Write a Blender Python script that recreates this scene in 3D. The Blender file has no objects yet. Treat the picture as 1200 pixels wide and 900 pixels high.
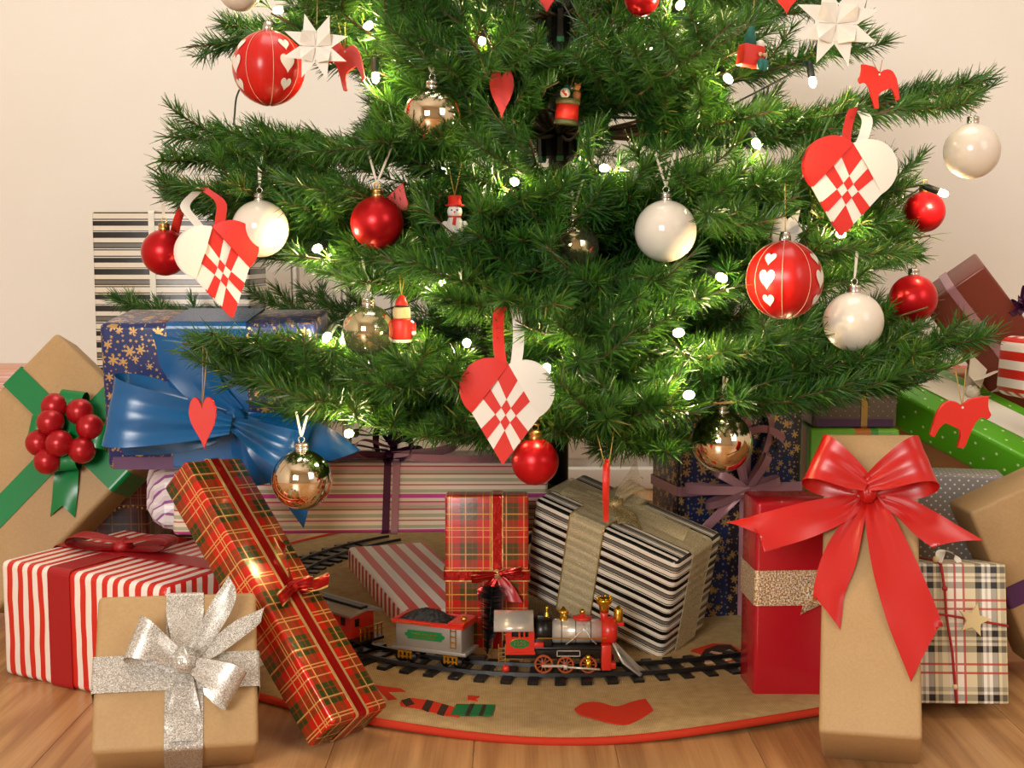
import bpy, bmesh, math, random
import numpy as np
from mathutils import Vector, Matrix, Euler

# ------------------------------------------------------------------ camera, light, exposure
SC = bpy.context.scene
COL = SC.collection
F = 1500.0                       # focal length in pixels of the 1200x900 frame
PITCH = math.atan(0.1)
CAMZ = 0.45
cam_d = bpy.data.cameras.new('camera')
cam_d.sensor_width = 36.0
cam_d.lens = F / 1200 * 36.0
cam_d.clip_start = 0.02
cam = bpy.data.objects.new('camera', cam_d)
COL.objects.link(cam)
cam.location = (0, 0, CAMZ)
cam.rotation_euler = (math.pi / 2 - PITCH, 0, 0)
SC.camera = cam

world = bpy.data.worlds.new('world')
SC.world = world
world.use_nodes = True
world.node_tree.nodes['Background'].inputs[0].default_value = (1.0, 0.93, 0.84, 1)
world.node_tree.nodes['Background'].inputs[1].default_value = 0.3


def area(name, loc, target, sx, sy, power, color):
    d = bpy.data.lights.new(name, 'AREA')
    d.shape = 'RECTANGLE'
    d.size, d.size_y = sx, sy
    d.energy = power
    d.color = color
    o = bpy.data.objects.new(name, d)
    COL.objects.link(o)
    o.location = loc
    o.rotation_euler = (Vector(target) - Vector(loc)).to_track_quat('-Z', 'Y').to_euler()
    return o


area('studio_softbox_light', (-0.95, -1.45, 1.05), (0.0, 1.8, 0.35), 0.9, 0.8, 62, (1.0, 0.97, 0.93))
area('ceiling_fill_light', (0.10, 1.45, 2.36), (0.10, 1.75, 0), 1.5, 1.1, 24, (1.0, 0.945, 0.88))  # added fill under the ceiling, brightens the wall and the tops
area('right_fill_light', (1.75, -0.6, 1.3), (0, 1.6, 0.3), 1.0, 1.2, 13, (1.0, 0.97, 0.93))  # added fill from the right; no window stands there

SC.view_settings.view_transform = 'Standard'
SC.view_settings.look = 'None'
SC.view_settings.gamma = 1.0
SC.view_settings.use_curve_mapping = False
SC.view_settings.exposure = -0.12

# ------------------------------------------------------------------ helpers: pixels to directions
_r = np.array([1.0, 0, 0])
_f = np.array([0, math.cos(PITCH), -math.sin(PITCH)])
_u = np.array([0, math.sin(PITCH), math.cos(PITCH)])
_c = np.array([0, 0, CAMZ])


def ray(px, py):
    return _f + _r * (px - 600) / F + _u * (450 - py) / F


def at(px, py, D):
    """the point at distance y = D in the direction of a pixel"""
    d = ray(px, py)
    return Vector(_c + d * (D / d[1]))


def on(px, py, h=0.0):
    """the point on the horizontal plane z = h"""
    d = ray(px, py)
    return Vector(_c + d * ((h - CAMZ) / d[2]))


def proj(P):
    d = np.asarray(P, float) - _c
    z = d @ _f
    return 600 + F * (d @ _r) / z, 450 - F * (d @ _u) / z, d[..., 1]


rnd = random.Random(7)
nrg = np.random.default_rng(11)

# ------------------------------------------------------------------ helpers: materials


class S:
    """a value socket with arithmetic, so that patterns read like formulas"""

    def __init__(s, nt, sock):
        s.nt, s.k = nt, sock

    def op(s, o, b=None, c=None):
        n = s.nt.nodes.new('ShaderNodeMath')
        n.operation = o
        for i, v in enumerate((s, b, c)):
            if v is None:
                continue
            if isinstance(v, S):
                s.nt.links.new(v.k, n.inputs[i])
            else:
                n.inputs[i].default_value = v
        return S(s.nt, n.outputs[0])

    def __add__(s, b): return s.op('ADD', b)
    def __sub__(s, b): return s.op('SUBTRACT', b)
    def __mul__(s, b): return s.op('MULTIPLY', b)
    def __truediv__(s, b): return s.op('DIVIDE', b)
    def lt(s, b): return s.op('LESS_THAN', b)
    def gt(s, b): return s.op('GREATER_THAN', b)
    def fract(s): return s.op('FRACT')
    def floor(s): return s.op('FLOOR')
    def mod(s, b): return s.op('FLOORED_MODULO', b)
    def sin(s): return s.op('SINE')
    def cos(s): return s.op('COSINE')
    def max(s, b): return s.op('MAXIMUM', b)
    def pow(s, b): return s.op('POWER', b)


class M:
    """one material being wired"""

    def __init__(s, name, rough=0.5, metal=0.0, spec=0.5, color=(0.8, 0.8, 0.8)):
        s.m = bpy.data.materials.new(name)
        s.m.use_nodes = True
        s.nt = s.m.node_tree
        s.b = s.nt.nodes['Principled BSDF']
        s.set('Roughness', rough)
        s.set('Metallic', metal)
        s.set('Specular IOR Level', spec)
        s.set('Base Color', color)

    def set(s, k, v):
        i = s.b.inputs[k]
        if isinstance(v, S):
            s.nt.links.new(v.k, i)
        elif hasattr(v, '__len__') and len(v) == 3:
            i.default_value = (*v, 1)
        else:
            i.default_value = v
        return s

    def uv(s):
        n = s.nt.nodes.new('ShaderNodeUVMap')
        x = s.nt.nodes.new('ShaderNodeSeparateXYZ')
        s.nt.links.new(n.outputs[0], x.inputs[0])
        s.uvs = n.outputs[0]
        return S(s.nt, x.outputs[0]), S(s.nt, x.outputs[1])

    def obj(s):
        n = s.nt.nodes.new('ShaderNodeTexCoord')
        x = s.nt.nodes.new('ShaderNodeSeparateXYZ')
        s.nt.links.new(n.outputs['Object'], x.inputs[0])
        s.objs = n.outputs['Object']
        return [S(s.nt, x.outputs[i]) for i in range(3)]

    def vec(s, x, y, z=0.0):
        n = s.nt.nodes.new('ShaderNodeCombineXYZ')
        for i, v in enumerate((x, y, z)):
            if isinstance(v, S):
                s.nt.links.new(v.k, n.inputs[i])
            else:
                n.inputs[i].default_value = v
        return S(s.nt, n.outputs[0])

    def ramp(s, f, stops, interp='CONSTANT'):
        n = s.nt.nodes.new('ShaderNodeValToRGB')
        n.color_ramp.interpolation = interp
        e = n.color_ramp.elements
        while len(e) < len(stops):
            e.new(0.5)
        for i, (p, c) in enumerate(stops):
            e[i].position = p
            e[i].color = (*c, 1) if hasattr(c, '__len__') else (c, c, c, 1)
        s.nt.links.new(f.k, n.inputs[0])
        return S(s.nt, n.outputs[0])

    def stripes(s, u, period, segs):
        """segs: list of (width share, colour) repeating every period metres"""
        tot = sum(a for a, _ in segs)
        p, st = 0.0, []
        for a, c in segs:
            st.append((p, c))
            p += a / tot
        return s.ramp((u / period).fract(), st)

    def mix(s, f, a, b, mode='MIX'):
        n = s.nt.nodes.new('ShaderNodeMix')
        n.data_type = 'RGBA'
        n.blend_type = mode
        for k, v in (('Factor', f), ('A', a), ('B', b)):
            i = [q for q in n.inputs if q.name == k and (q.type == 'RGBA' or k == 'Factor')][0]
            if k == 'Factor':
                i = n.inputs[0]
            if isinstance(v, S):
                s.nt.links.new(v.k, i)
            elif hasattr(v, '__len__'):
                i.default_value = (*v, 1)
            else:
                i.default_value = v
        return S(s.nt, [q for q in n.outputs if q.type == 'RGBA'][0])

    def noise(s, scale, detail=2.0, vec=None, rough=0.5, out=0):
        n = s.nt.nodes.new('ShaderNodeTexNoise')
        n.inputs['Scale'].default_value = scale
        n.inputs['Detail'].default_value = detail
        n.inputs['Roughness'].default_value = rough
        if vec is None:
            vec = s.nt.nodes.new('ShaderNodeTexCoord').outputs['Object']
        s.nt.links.new(vec.k if isinstance(vec, S) else vec, n.inputs['Vector'])
        return S(s.nt, n.outputs[out])

    def bump(s, h, strength=0.3, dist=0.001):
        n = s.nt.nodes.new('ShaderNodeBump')
        n.inputs['Strength'].default_value = strength
        n.inputs['Distance'].default_value = dist
        s.nt.links.new(h.k, n.inputs['Height'])
        s.nt.links.new(n.outputs[0], s.b.inputs['Normal'])
        return s

    def voronoi(s, scale, vec, rand=1.0, dim='2D'):
        n = s.nt.nodes.new('ShaderNodeTexVoronoi')
        n.voronoi_dimensions = dim
        n.inputs['Scale'].default_value = scale
        n.inputs['Randomness'].default_value = rand
        s.nt.links.new(vec.k if isinstance(vec, S) else vec, n.inputs['Vector'])
        return n

    def sep(s, sock):
        x = s.nt.nodes.new('ShaderNodeSeparateXYZ')
        s.nt.links.new(sock, x.inputs[0])
        return [S(s.nt, x.outputs[i]) for i in range(3)]


def hexc(h):
    """sRGB hex to linear"""
    v = [int(h[i:i + 2], 16) / 255 for i in (0, 2, 4)]
    return tuple(c / 12.92 if c <= 0.04045 else ((c + 0.055) / 1.055) ** 2.4 for c in v)


def plain(name, h, rough=0.5, metal=0.0, spec=0.5, **kw):
    m = M(name, rough, metal, spec, hexc(h) if isinstance(h, str) else h)
    for k, v in kw.items():
        m.set(k.replace('_', ' '), v)
    return m.m


def paper_bump(m, k=0.25):
    m.bump(m.noise(38, 3.0), k, 0.002)
    return m.m


def star_mask(m, u, v, scale, lo, hi, points=5, rand=0.9):
    """scattered star print: value mask"""
    vec = m.vec(u, v)
    vo = m.voronoi(scale, vec, rand)
    px, py, _ = m.sep(vo.outputs['Position'])
    cr, cg, _ = m.sep(vo.outputs['Color'])
    dx, dy = u - px, v - py
    r = (dx * dx + dy * dy).op('SQRT')
    th = dy.op('ARCTAN2', dx)
    big = cr * (hi - lo) + lo
    lim = big * ((th * float(points) + cg * 6.28).cos() * 0.30 + 0.66)
    return r.lt(lim)


# ------------------------------------------------------------------ helpers: meshes

def mesh(name, verts, faces, mat, parent=None, smooth=False, uvs=None, kind=None):
    me = bpy.data.meshes.new(name)
    me.from_pydata([tuple(v) for v in verts], [], [tuple(f) for f in faces])
    if uvs is not None:
        l = me.uv_layers.new(name='UVMap')
        for p in me.polygons:
            for li in p.loop_indices:
                l.data[li].uv = uvs[me.loops[li].vertex_index]
    if smooth:
        me.polygons.foreach_set('use_smooth', [True] * len(me.polygons))
    return link(name, me, mat, parent, kind)


def link(name, me, mat, parent=None, kind=None):
    if mat is not None:
        me.materials.clear()
        me.materials.append(mat)
    o = bpy.data.objects.new(name, me)
    COL.objects.link(o)
    if parent is not None:
        o.parent = parent
    if kind:
        o['kind'] = kind
    return o


def from_bm(name, bm, mat, parent=None, smooth=False, kind=None):
    bmesh.ops.recalc_face_normals(bm, faces=bm.faces)
    me = bpy.data.meshes.new(name)
    bm.to_mesh(me)
    bm.free()
    if smooth:
        me.polygons.foreach_set('use_smooth', [True] * len(me.polygons))
    return link(name, me, mat, parent, kind)


def empty(name, loc, rot=(0, 0, 0)):
    o = bpy.data.objects.new(name, None)
    o.empty_display_size = 0.02
    COL.objects.link(o)
    o.location = loc
    o.rotation_euler = rot
    return o


def thing(name, label, cat, loc, rot=(0, 0, 0), group=None):
    o = empty(name, loc, rot)
    tag(o, label, cat, group)
    return o


def tag(o, label, cat, group=None):
    o['label'] = label
    o['category'] = cat
    if group:
        o['group'] = group
    return o


def structure(o):
    o['kind'] = 'structure'
    return o


def bm_box(bm, c, s, rot=None):
    vs = []
    for x in (-.5, .5):
        for y in (-.5, .5):
            for z in (-.5, .5):
                p = Vector((x * s[0], y * s[1], z * s[2]))
                if rot is not None:
                    p = rot @ p
                vs.append(bm.verts.new(p + Vector(c)))
    for f in ((0, 1, 3, 2), (4, 6, 7, 5), (0, 4, 5, 1), (2, 3, 7, 6), (0, 2, 6, 4), (1, 5, 7, 3)):
        bm.faces.new([vs[i] for i in f])
    return vs


def box(name, c, s, mat, parent=None, bevel=0.0, seg=2, rot=None, smooth=True):
    bm = bmesh.new()
    bm_box(bm, c, s, rot)
    if bevel:
        bmesh.ops.bevel(bm, geom=bm.edges[:], offset=bevel, segments=seg, affect='EDGES', profile=0.5)
    o = from_bm(name, bm, mat, parent, smooth and bevel > 0)
    return o


def frame_of(d):
    d = Vector(d).normalized()
    a = Vector((0, 0, 1)) if abs(d.z) < 0.9 else Vector((1, 0, 0))
    s = d.cross(a).normalized()
    return d, s, s.cross(d).normalized()


def tube_data(pts, rad, n=6, closed=False):
    pts = [Vector(p) for p in pts]
    N = len(pts)
    verts, faces = [], []
    prev = None
    for i, p in enumerate(pts):
        if closed:
            t = pts[(i + 1) % N] - pts[i - 1]
        else:
            t = pts[min(i + 1, N - 1)] - pts[max(i - 1, 0)]
        if t.length < 1e-9:
            t = Vector((0, 0, 1))
        t.normalize()
        if prev is None:
            _, s, _ = frame_of(t)
        else:
            s = prev - t * prev.dot(t)
            s = s.normalized() if s.length > 1e-6 else frame_of(t)[1]
        prev = s
        b = t.cross(s)
        r = rad[i] if hasattr(rad, '__len__') else rad
        for k in range(n):
            a = 2 * math.pi * k / n
            verts.append(p + (s * math.cos(a) + b * math.sin(a)) * r)
    for i in range(N if closed else N - 1):
        j = (i + 1) % N
        for k in range(n):
            k2 = (k + 1) % n
            faces.append((i * n + k, i * n + k2, j * n + k2, j * n + k))
    if not closed:
        faces.append(tuple(range(n - 1, -1, -1)))
        faces.append(tuple((N - 1) * n + k for k in range(n)))
    return verts, faces


def tube(name, pts, rad, mat, parent=None, n=6, closed=False):
    v, f = tube_data(pts, rad, n, closed)
    return mesh(name, v, f, mat, parent, True)


def lathe(name, prof, mat, parent=None, n=32, M4=None, smooth=True):
    """prof: (radius, z) from bottom to top"""
    verts, faces = [], []
    for r, z in prof:
        for k in range(n):
            a = 2 * math.pi * k / n
            verts.append(Vector((r * math.cos(a), r * math.sin(a), z)))
    for i in range(len(prof) - 1):
        for k in range(n):
            k2 = (k + 1) % n
            faces.append((i * n + k, i * n + k2, (i + 1) * n + k2, (i + 1) * n + k))
    faces.append(tuple(range(n - 1, -1, -1)))
    faces.append(tuple((len(prof) - 1) * n + k for k in range(n)))
    if M4 is not None:
        verts = [M4 @ v for v in verts]
    o = mesh(name, verts, faces, mat, parent, smooth)
    return o


def sphere(name, c, r, mat, parent=None, n=32, sq=(1, 1, 1), uvs=False):
    bm = bmesh.new()
    bmesh.ops.create_uvsphere(bm, u_segments=n, v_segments=max(8, n // 2), radius=1.0)
    for v in bm.verts:
        v.co = Vector((v.co.x * r * sq[0] + c[0], v.co.y * r * sq[1] + c[1], v.co.z * r * sq[2] + c[2]))
    return from_bm(name, bm, mat, parent, True)


def sheet(name, poly, mat, parent=None, thick=0.003, M4=None, bevel=0.0, y0=0.0):
    """flat cut-out: polygon in (x, z), thickness along y"""
    bm = bmesh.new()
    a = [bm.verts.new((x, y0 - thick / 2, z)) for x, z in poly]
    b = [bm.verts.new((x, y0 + thick / 2, z)) for x, z in poly]
    bm.faces.new(a)
    bm.faces.new(b[::-1])
    n = len(poly)
    for i in range(n):
        bm.faces.new((a[i], b[i], b[(i + 1) % n], a[(i + 1) % n]))
    if bevel:
        es = [e for e in bm.edges if abs(e.verts[0].co.y - e.verts[1].co.y) < 1e-9]
        bmesh.ops.bevel(bm, geom=es, offset=bevel, segments=2, affect='EDGES', profile=0.5)
    bmesh.ops.triangulate(bm, faces=[f for f in bm.faces if len(f.verts) > 4])
    if M4 is not None:
        bmesh.ops.transform(bm, matrix=M4, verts=bm.verts)
    return from_bm(name, bm, mat, parent)


def cr(pts, n):
    """smooth curve through control tuples"""
    P = np.array(pts, float)
    if len(P) == 2:
        return np.array([P[0] + (P[1] - P[0]) * t for t in np.linspace(0, 1, n)])
    Q = np.vstack([2 * P[0] - P[1], P, 2 * P[-1] - P[-2]])
    out = []
    for t in np.linspace(0, len(P) - 1 - 1e-9, n):
        i = int(t)
        f = t - i
        a, b, c, d = Q[i:i + 4]
        out.append(0.5 * ((2 * b) + (-a + c) * f + (2 * a - 5 * b + 4 * c - d) * f * f + (-a + 3 * b - 3 * c + d) * f ** 3))
    return np.array(out)


def strip(name, pts, widths, sides, mat, parent=None, pleat=None, across=8, cut=0.0, notch=0.0, folds=3, thick=0.0, cup=0.0):
    """a ribbon along pts; sides are unit vectors across it; pleat[i] is the fold depth at each station"""
    N = len(pts)
    pts = [Vector(p) for p in pts]
    verts, uvs, faces = [], [], []
    L = 0.0
    for i in range(N):
        t = (pts[min(i + 1, N - 1)] - pts[max(i - 1, 0)])
        if t.length > 1e-9:
            t.normalize()
        sd = Vector(sides[i])
        nn = t.cross(sd)
        if nn.length > 1e-6:
            nn.normalize()
        if i:
            L += (pts[i] - pts[i - 1]).length
        for k in range(across + 1):
            a = k / across - 0.5
            p = pts[i] + sd * (a * widths[i])
            if pleat is not None and pleat[i]:
                p = p + nn * (pleat[i] * math.cos(a * 2 * math.pi * folds))
            if cup:
                p = p + nn * (cup * (widths[i] / max(widths)) * (4 * a * a - 0.4) * math.sin(i / (N - 1) * 4.4 + 0.4))
            if i >= N - 3 and (cut or notch):
                g = (i - (N - 4)) / 3.0
                p = p + t * (g * (cut * a * widths[i] - notch * widths[i] * (1 - 2 * abs(a))))
            verts.append(p)
            uvs.append((a * widths[i], L))
    m = across + 1
    for i in range(N - 1):
        for k in range(across):
            faces.append((i * m + k, i * m + k + 1, (i + 1) * m + k + 1, (i + 1) * m + k))
    o = mesh(name, verts, faces, mat, parent, True, uvs)
    if thick:
        md = o.modifiers.new('thickness', 'SOLIDIFY')
        md.thickness = thick
        md.offset = 0
    return o


def heart_poly(w, h, n=40, lean=0.0):
    """heart outline, tip at (0, 0), top lobes at z = h"""
    out = []
    for i in range(n):
        t = 2 * math.pi * i / n
        x = 16 * math.sin(t) ** 3
        z = 13 * math.cos(t) - 5 * math.cos(2 * t) - 2 * math.cos(3 * t) - math.cos(4 * t)
        z = (z + 17) / 29.0
        out.append((x / 32 * w + lean * z, z * h))
    return out[::-1]


def star_poly(r, r2, n=5, rot=math.pi / 2):
    return [((r if i % 2 == 0 else r2) * math.cos(rot + math.pi * i / n), (r if i % 2 == 0 else r2) * math.sin(rot + math.pi * i / n)) for i in range(2 * n)]


def text_mesh(name, txt, size, mat, parent, M4, depth=0.0002):
    cu = bpy.data.curves.new(name, 'FONT')
    cu.body = txt
    cu.size = size
    cu.align_x = 'CENTER'
    cu.align_y = 'CENTER'
    cu.extrude = depth
    tmp = bpy.data.objects.new(name, cu)
    COL.objects.link(tmp)
    bpy.context.view_layer.update()
    me = bpy.data.meshes.new_from_object(tmp.evaluated_get(bpy.context.evaluated_depsgraph_get()))
    bpy.data.objects.remove(tmp)
    me.transform(M4)
    return link(name, me, mat, parent)

# ------------------------------------------------------------------ materials

MT = {}


def mats():
    # setting
    m = M('wall_paint', 0.75, spec=0.25)
    m.set('Base Color', m.ramp(m.noise(3.0, 4), [(0.3, hexc('efe9dd')), (0.7, hexc('f4efe5'))], 'LINEAR'))
    m.bump(m.noise(160, 3), 0.08, 0.001)
    MT['wall'] = m.m
    MT['white_wood'] = plain('white_wood_paint', 'e9e4da', 0.4)
    MT['ceiling'] = plain('ceiling_paint', 'e6dfd2', 0.8)
    MT['wall_far'] = plain('warm_wall_paint', 'd2c8b8', 0.8)
    m = M('oak_floor', 0.36, spec=0.45)
    x, y, z = m.obj()
    n = m.nt.nodes.new('ShaderNodeObjectInfo')
    rd = S(m.nt, n.outputs['Random'])
    v = m.vec(x * 14.0 + rd * 31.0, y * 0.9 + rd * 17.0, rd * 5.0)
    w1 = m.noise(1.0, 3, v, 0.55)
    rings = ((w1 * 34.0).sin() * 0.5 + 0.5)
    fine = m.noise(1.0, 4, m.vec(x * 420.0, y * 9.0, rd * 9.0), 0.6)
    f = rings * 0.34 + fine * 0.56 + rd * 0.1
    m.set('Base Color', m.ramp(f, [(0.15, hexc('8a5e38')), (0.5, hexc('b08252')), (0.85, hexc('c69a68'))], 'LINEAR'))
    m.bump(f, 0.08, 0.001)
    MT['oak'] = m.m
    # tree
    m = M('pvc_needles', 0.42, spec=0.5)
    a = m.nt.nodes.new('ShaderNodeAttribute')
    a.attribute_name = 'tint'
    t = S(m.nt, a.outputs['Fac'])
    m.set('Base Color', m.ramp(t, [(0.0, hexc('0d2a10')), (0.30, hexc('1a491c')), (0.62, hexc('35681f')), (0.86, hexc('628429')), (1.0, hexc('907c3c'))], 'LINEAR'))
    tr = m.nt.nodes.new('ShaderNodeBsdfTranslucent')
    tr.inputs[0].default_value = (*hexc('5f9a2a'), 1)
    mx = m.nt.nodes.new('ShaderNodeMixShader')
    mx.inputs[0].default_value = 0.18
    m.nt.links.new(m.b.outputs[0], mx.inputs[1])
    m.nt.links.new(tr.outputs[0], mx.inputs[2])
    m.nt.links.new(mx.outputs[0], m.nt.nodes['Material Output'].inputs[0])
    MT['needle'] = m.m
    MT['stem'] = plain('wire_stem', '5a4425', 0.7)
    MT['black_plastic'] = plain('black_plastic', '1b1e1a', 0.38)
    MT['green_plastic'] = plain('green_plastic', '2c8a5a', 0.4)
    MT['cord'] = plain('dark_green_cable', '16241a', 0.45)
    m = M('lit_bulb', 0.3, color=(1, 1, 1))
    m.set('Emission Color', (1.0, 0.72, 0.40)).set('Emission Strength', 620.0)
    MT['bulb'] = m.m
    # papers
    def kraft(name, h1, h2):
        m = M(name, 0.55, spec=0.35)
        x, y, z = m.obj()
        fib = m.noise(1.0, 3, m.vec(x * 420.0, y * 420.0, z * 420.0))
        bl = m.noise(14, 3)
        m.set('Base Color', m.ramp(fib * 0.5 + bl * 0.5, [(0.3, hexc(h1)), (0.7, hexc(h2))], 'LINEAR'))
        m.bump(m.noise(22, 3), 0.22, 0.002)
        return m.m
    MT['kraft'] = kraft('kraft_paper', 'a6855a', 'b69567')
    MT['kraft_shaded'] = kraft('shaded_kraft_paper', '8a5a30', '9c6a3c')  # same kraft, darkened to hold the shadow under the green gift

    def striped(name, period, segs, axis='u', wob=0.0, rough=0.35, slant=0.0, bump=0.2):
        m = M(name, rough)
        u, v = m.uv()
        c = u if axis == 'u' else v
        o = v if axis == 'u' else u
        if slant:
            c = c + o * slant
        if wob:
            c = c + (m.noise(20, 1, m.vec(u, v)) - 0.5) * wob
        m.set('Base Color', m.stripes(c, period, segs))
        return paper_bump(m, bump)
    W, Rd = hexc('efe3d6'), hexc('cf2a1e')
    MT['candy_stripe'] = striped('red_white_striped_paper', 0.0155, [(0.5, Rd), (0.5, W)], 'u', 0.006)
    MT['candy_stripe_b'] = striped('red_white_diagonal_paper', 0.024, [(0.5, hexc('d8281c')), (0.5, hexc('f3e6da'))], 'u', 0.0)
    MT['candy_stripe_h'] = striped('red_white_banded_paper', 0.022, [(0.5, Rd), (0.5, W)], 'v', 0.0)
    cr_, pk, mg, gn, gd = hexc('f2e0c6'), hexc('eab4b0'), hexc('d24f9a'), hexc('bcb898'), hexc('b8404c')
    MT['pink_stripe'] = striped('pink_striped_paper', 0.0425, [(0.10, mg), (0.03, cr_), (0.08, gn), (0.10, cr_), (0.03, gd), (0.06, cr_), (0.09, gn), (0.09, cr_), (0.03, gd), (0.08, gn), (0.08, pk), (0.03, gd), (0.08, cr_)], 'v', 0.0, 0.28)
    MT['lilac_stripe'] = striped('white_lilac_folded_paper', 0.012, [(0.45, hexc('e8e0e0')), (0.2, hexc('9a5a98')), (0.35, hexc('d8ccd2'))], 'u', 0.012, 0.35)
    BK, CW, GY = hexc('14110f'), hexc('e2d6c2'), hexc('6e675c')
    bw = [(0.13, BK), (0.03, CW), (0.03, BK), (0.14, CW), (0.03, BK), (0.03, CW), (0.03, BK), (0.10, GY), (0.03, BK), (0.12, CW), (0.16, BK), (0.02, CW), (0.02, BK), (0.13, CW)]
    MT['bw_stripe'] = striped('black_cream_striped_paper', 0.034, bw, 'v', 0.002, 0.22, bump=0.3)
    MT['bw_stripe_back'] = striped('black_white_banded_paper', 0.055, bw, 'v', 0.0, 0.3)
    MT['coral_stripe'] = striped('coral_tan_striped_paper', 0.010, [(0.5, hexc('c88a70')), (0.15, hexc('d8b090')), (0.35, hexc('c27a60'))], 'v')

    def plaid(name, base, dark, line, per, rough=0.25, metal=0.0, k=1.0, bump=0.35):
        m = M(name, rough, metal)
        u, v = m.uv()
        def prof(c):
            return m.stripes(c, per, [(0.34, 0.0), (0.10, 1.0), (0.03, 0.3), (0.16, 1.0), (0.03, 0.3), (0.10, 1.0), (0.24, 0.0)])
        def lin(c):
            return m.stripes(c, per, [(0.07, 0.0), (0.022, 1.0), (0.04, 0.0), (0.022, 1.0), (0.31, 0.0), (0.03, 1.0), (0.40, 0.0), (0.022, 1.0), (0.08, 0.0)])
        a = (prof(u) + prof(v)) * 0.56 * k
        c = m.mix(a, base, dark)
        c = m.mix(lin(u).max(lin(v)) * 0.8, c, line)
        m.set('Base Color', c)
        return paper_bump(m, bump)
    MT['plaid'] = plaid('red_tartan_foil_paper', hexc('d4281a'), hexc('3c4a20'), hexc('e8b468'), 0.052, 0.22, 0.35)
    MT['plaid_small'] = plaid('red_tartan_paper', hexc('c4201a'), hexc('4a4420'), hexc('d89a50'), 0.046, 0.28)
    MT['plaid_dark'] = plaid('dark_tartan_paper', hexc('6e1c18'), hexc('241a12'), hexc('a07044'), 0.06, 0.3)
    # cream tartan
    m = M('cream_tartan_paper', 0.4)
    u, v = m.uv()
    def cp(c, off):
        return m.stripes(c + off, 0.062, [(0.10, 1.0), (0.05, 0.0), (0.04, 0.6), (0.05, 0.0), (0.10, 1.0), (0.05, 0.0), (0.07, 0.55), (0.54, 0.0)])
    def cl(c, off):
        return m.stripes(c + off, 0.062, [(0.66, 0.0), (0.035, 1.0), (0.10, 0.0), (0.035, 1.0), (0.17, 0.0)])
    fld = m.mix(((u + 0.02) / 0.031).fract().lt(0.5), hexc('efe6d2'), hexc('ddcfa8'))
    c = m.mix((cp(u, 0.040) + cp(v, 0.012)) * 0.55, fld, hexc('1a1512'))
    c = m.mix(cl(u, 0.040).max(cl(v, 0.012)) * 0.85, c, hexc('b8261e'))
    m.set('Base Color', c)
    MT['tartan_cream'] = paper_bump(m, 0.15)

    def starred(name, base, gold, extra=None):
        m = M(name, 0.3, spec=0.5)
        u, v = m.uv()
        a = star_mask(m, u, v, 62.0, 0.0035, 0.0072, 6)
        b = star_mask(m, u, v, 150.0, 0.0006, 0.0022, 5)
        k = a.max(b)
        c = base
        if extra:
            c = m.mix(extra(m, u, v), base, hexc('1a1626'))
        m.set('Base Color', m.mix(k, c, gold))
        m.set('Metallic', k * 0.6)
        return paper_bump(m, 0.18)
    MT['blue_star'] = starred('blue_gold_star_paper', hexc('1f2e62'), hexc('c8a468'))
    MT['navy_star'] = starred('navy_gold_star_paper', hexc('16264e'), hexc('b89860'), lambda m, u, v: (u / 0.085 + 0.18).fract().lt(0.33))

    def dotted(name, base, dot, s, r, rough=0.35, shade=None):
        m = M(name, rough)
        u, v = m.uv()
        row = (v / (s * 0.5)).floor()
        uu = (u / s + row.mod(2.0) * 0.5).fract() - 0.5
        vv = ((v / (s * 0.5)).fract() - 0.5) * 0.5
        d = (uu * uu + vv * vv).op('SQRT')
        m.set('Base Color', m.mix(d.lt(r / s), base, dot))
        return paper_bump(m, 0.2)
    MT['grey_dot'] = dotted('grey_dotted_paper', hexc('8a8580'), hexc('e8e2d6'), 0.0098, 0.0011)
    MT['grey_dot_b'] = dotted('taupe_dotted_paper', hexc('77695c'), hexc('b8a894'), 0.012, 0.0008)
    MT['green_dot'] = dotted('green_dotted_paper', hexc('5cae1e'), hexc('d6ecb4'), 0.030, 0.0018)
    m = M('lime_orange_paper', 0.35)
    u, v = m.uv()
    m.set('Base Color', m.stripes(u, 0.1, [(0.20, hexc('d07818')), (0.10, hexc('3c9a1e')), (0.7, hexc('7ac02a'))]))
    MT['lime'] = paper_bump(m)
    MT['red_gloss'] = paper_bump(M('glossy_red_paper', 0.22, color=hexc('a81420')), 0.15)
    MT['red_flat'] = paper_bump(M('bright_red_paper', 0.4, color=hexc('c8201a')), 0.15)
    MT['brown'] = paper_bump(M('chestnut_brown_paper', 0.35, color=hexc('6e2c1c')), 0.2)
    # ribbons
    def satin(name, h, rough=0.28, aniso=0.0, sheen=0.0):
        m = M(name, rough, color=hexc(h))
        m.set('Sheen Weight', sheen)
        u, v = m.uv()
        m.bump(m.noise(1.0, 2, m.vec(u * 60.0, v * 900.0)), 0.06, 0.0005)
        return m.m
    MT['red_satin'] = satin('red_satin_ribbon', 'b51510', 0.33)
    MT['red_ribbon'] = satin('dark_red_ribbon', 'a2141a', 0.45)
    MT['blue_satin'] = satin('blue_satin_ribbon', '125890', 0.27)
    MT['green_satin'] = satin('green_satin_ribbon', '02793c', 0.3)
    MT['white_ribbon'] = satin('cream_white_ribbon', 'ece6d4', 0.45)
    MT['mauve'] = M('mauve_foil_ribbon', 0.24, 0.2, color=hexc('ab7c86')).m
    MT['purple_foil'] = M('purple_foil_ribbon', 0.18, 0.35, color=hexc('4c2448')).m
    MT['purple_ribbon'] = satin('purple_ribbon', '4a2250', 0.35)

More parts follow.
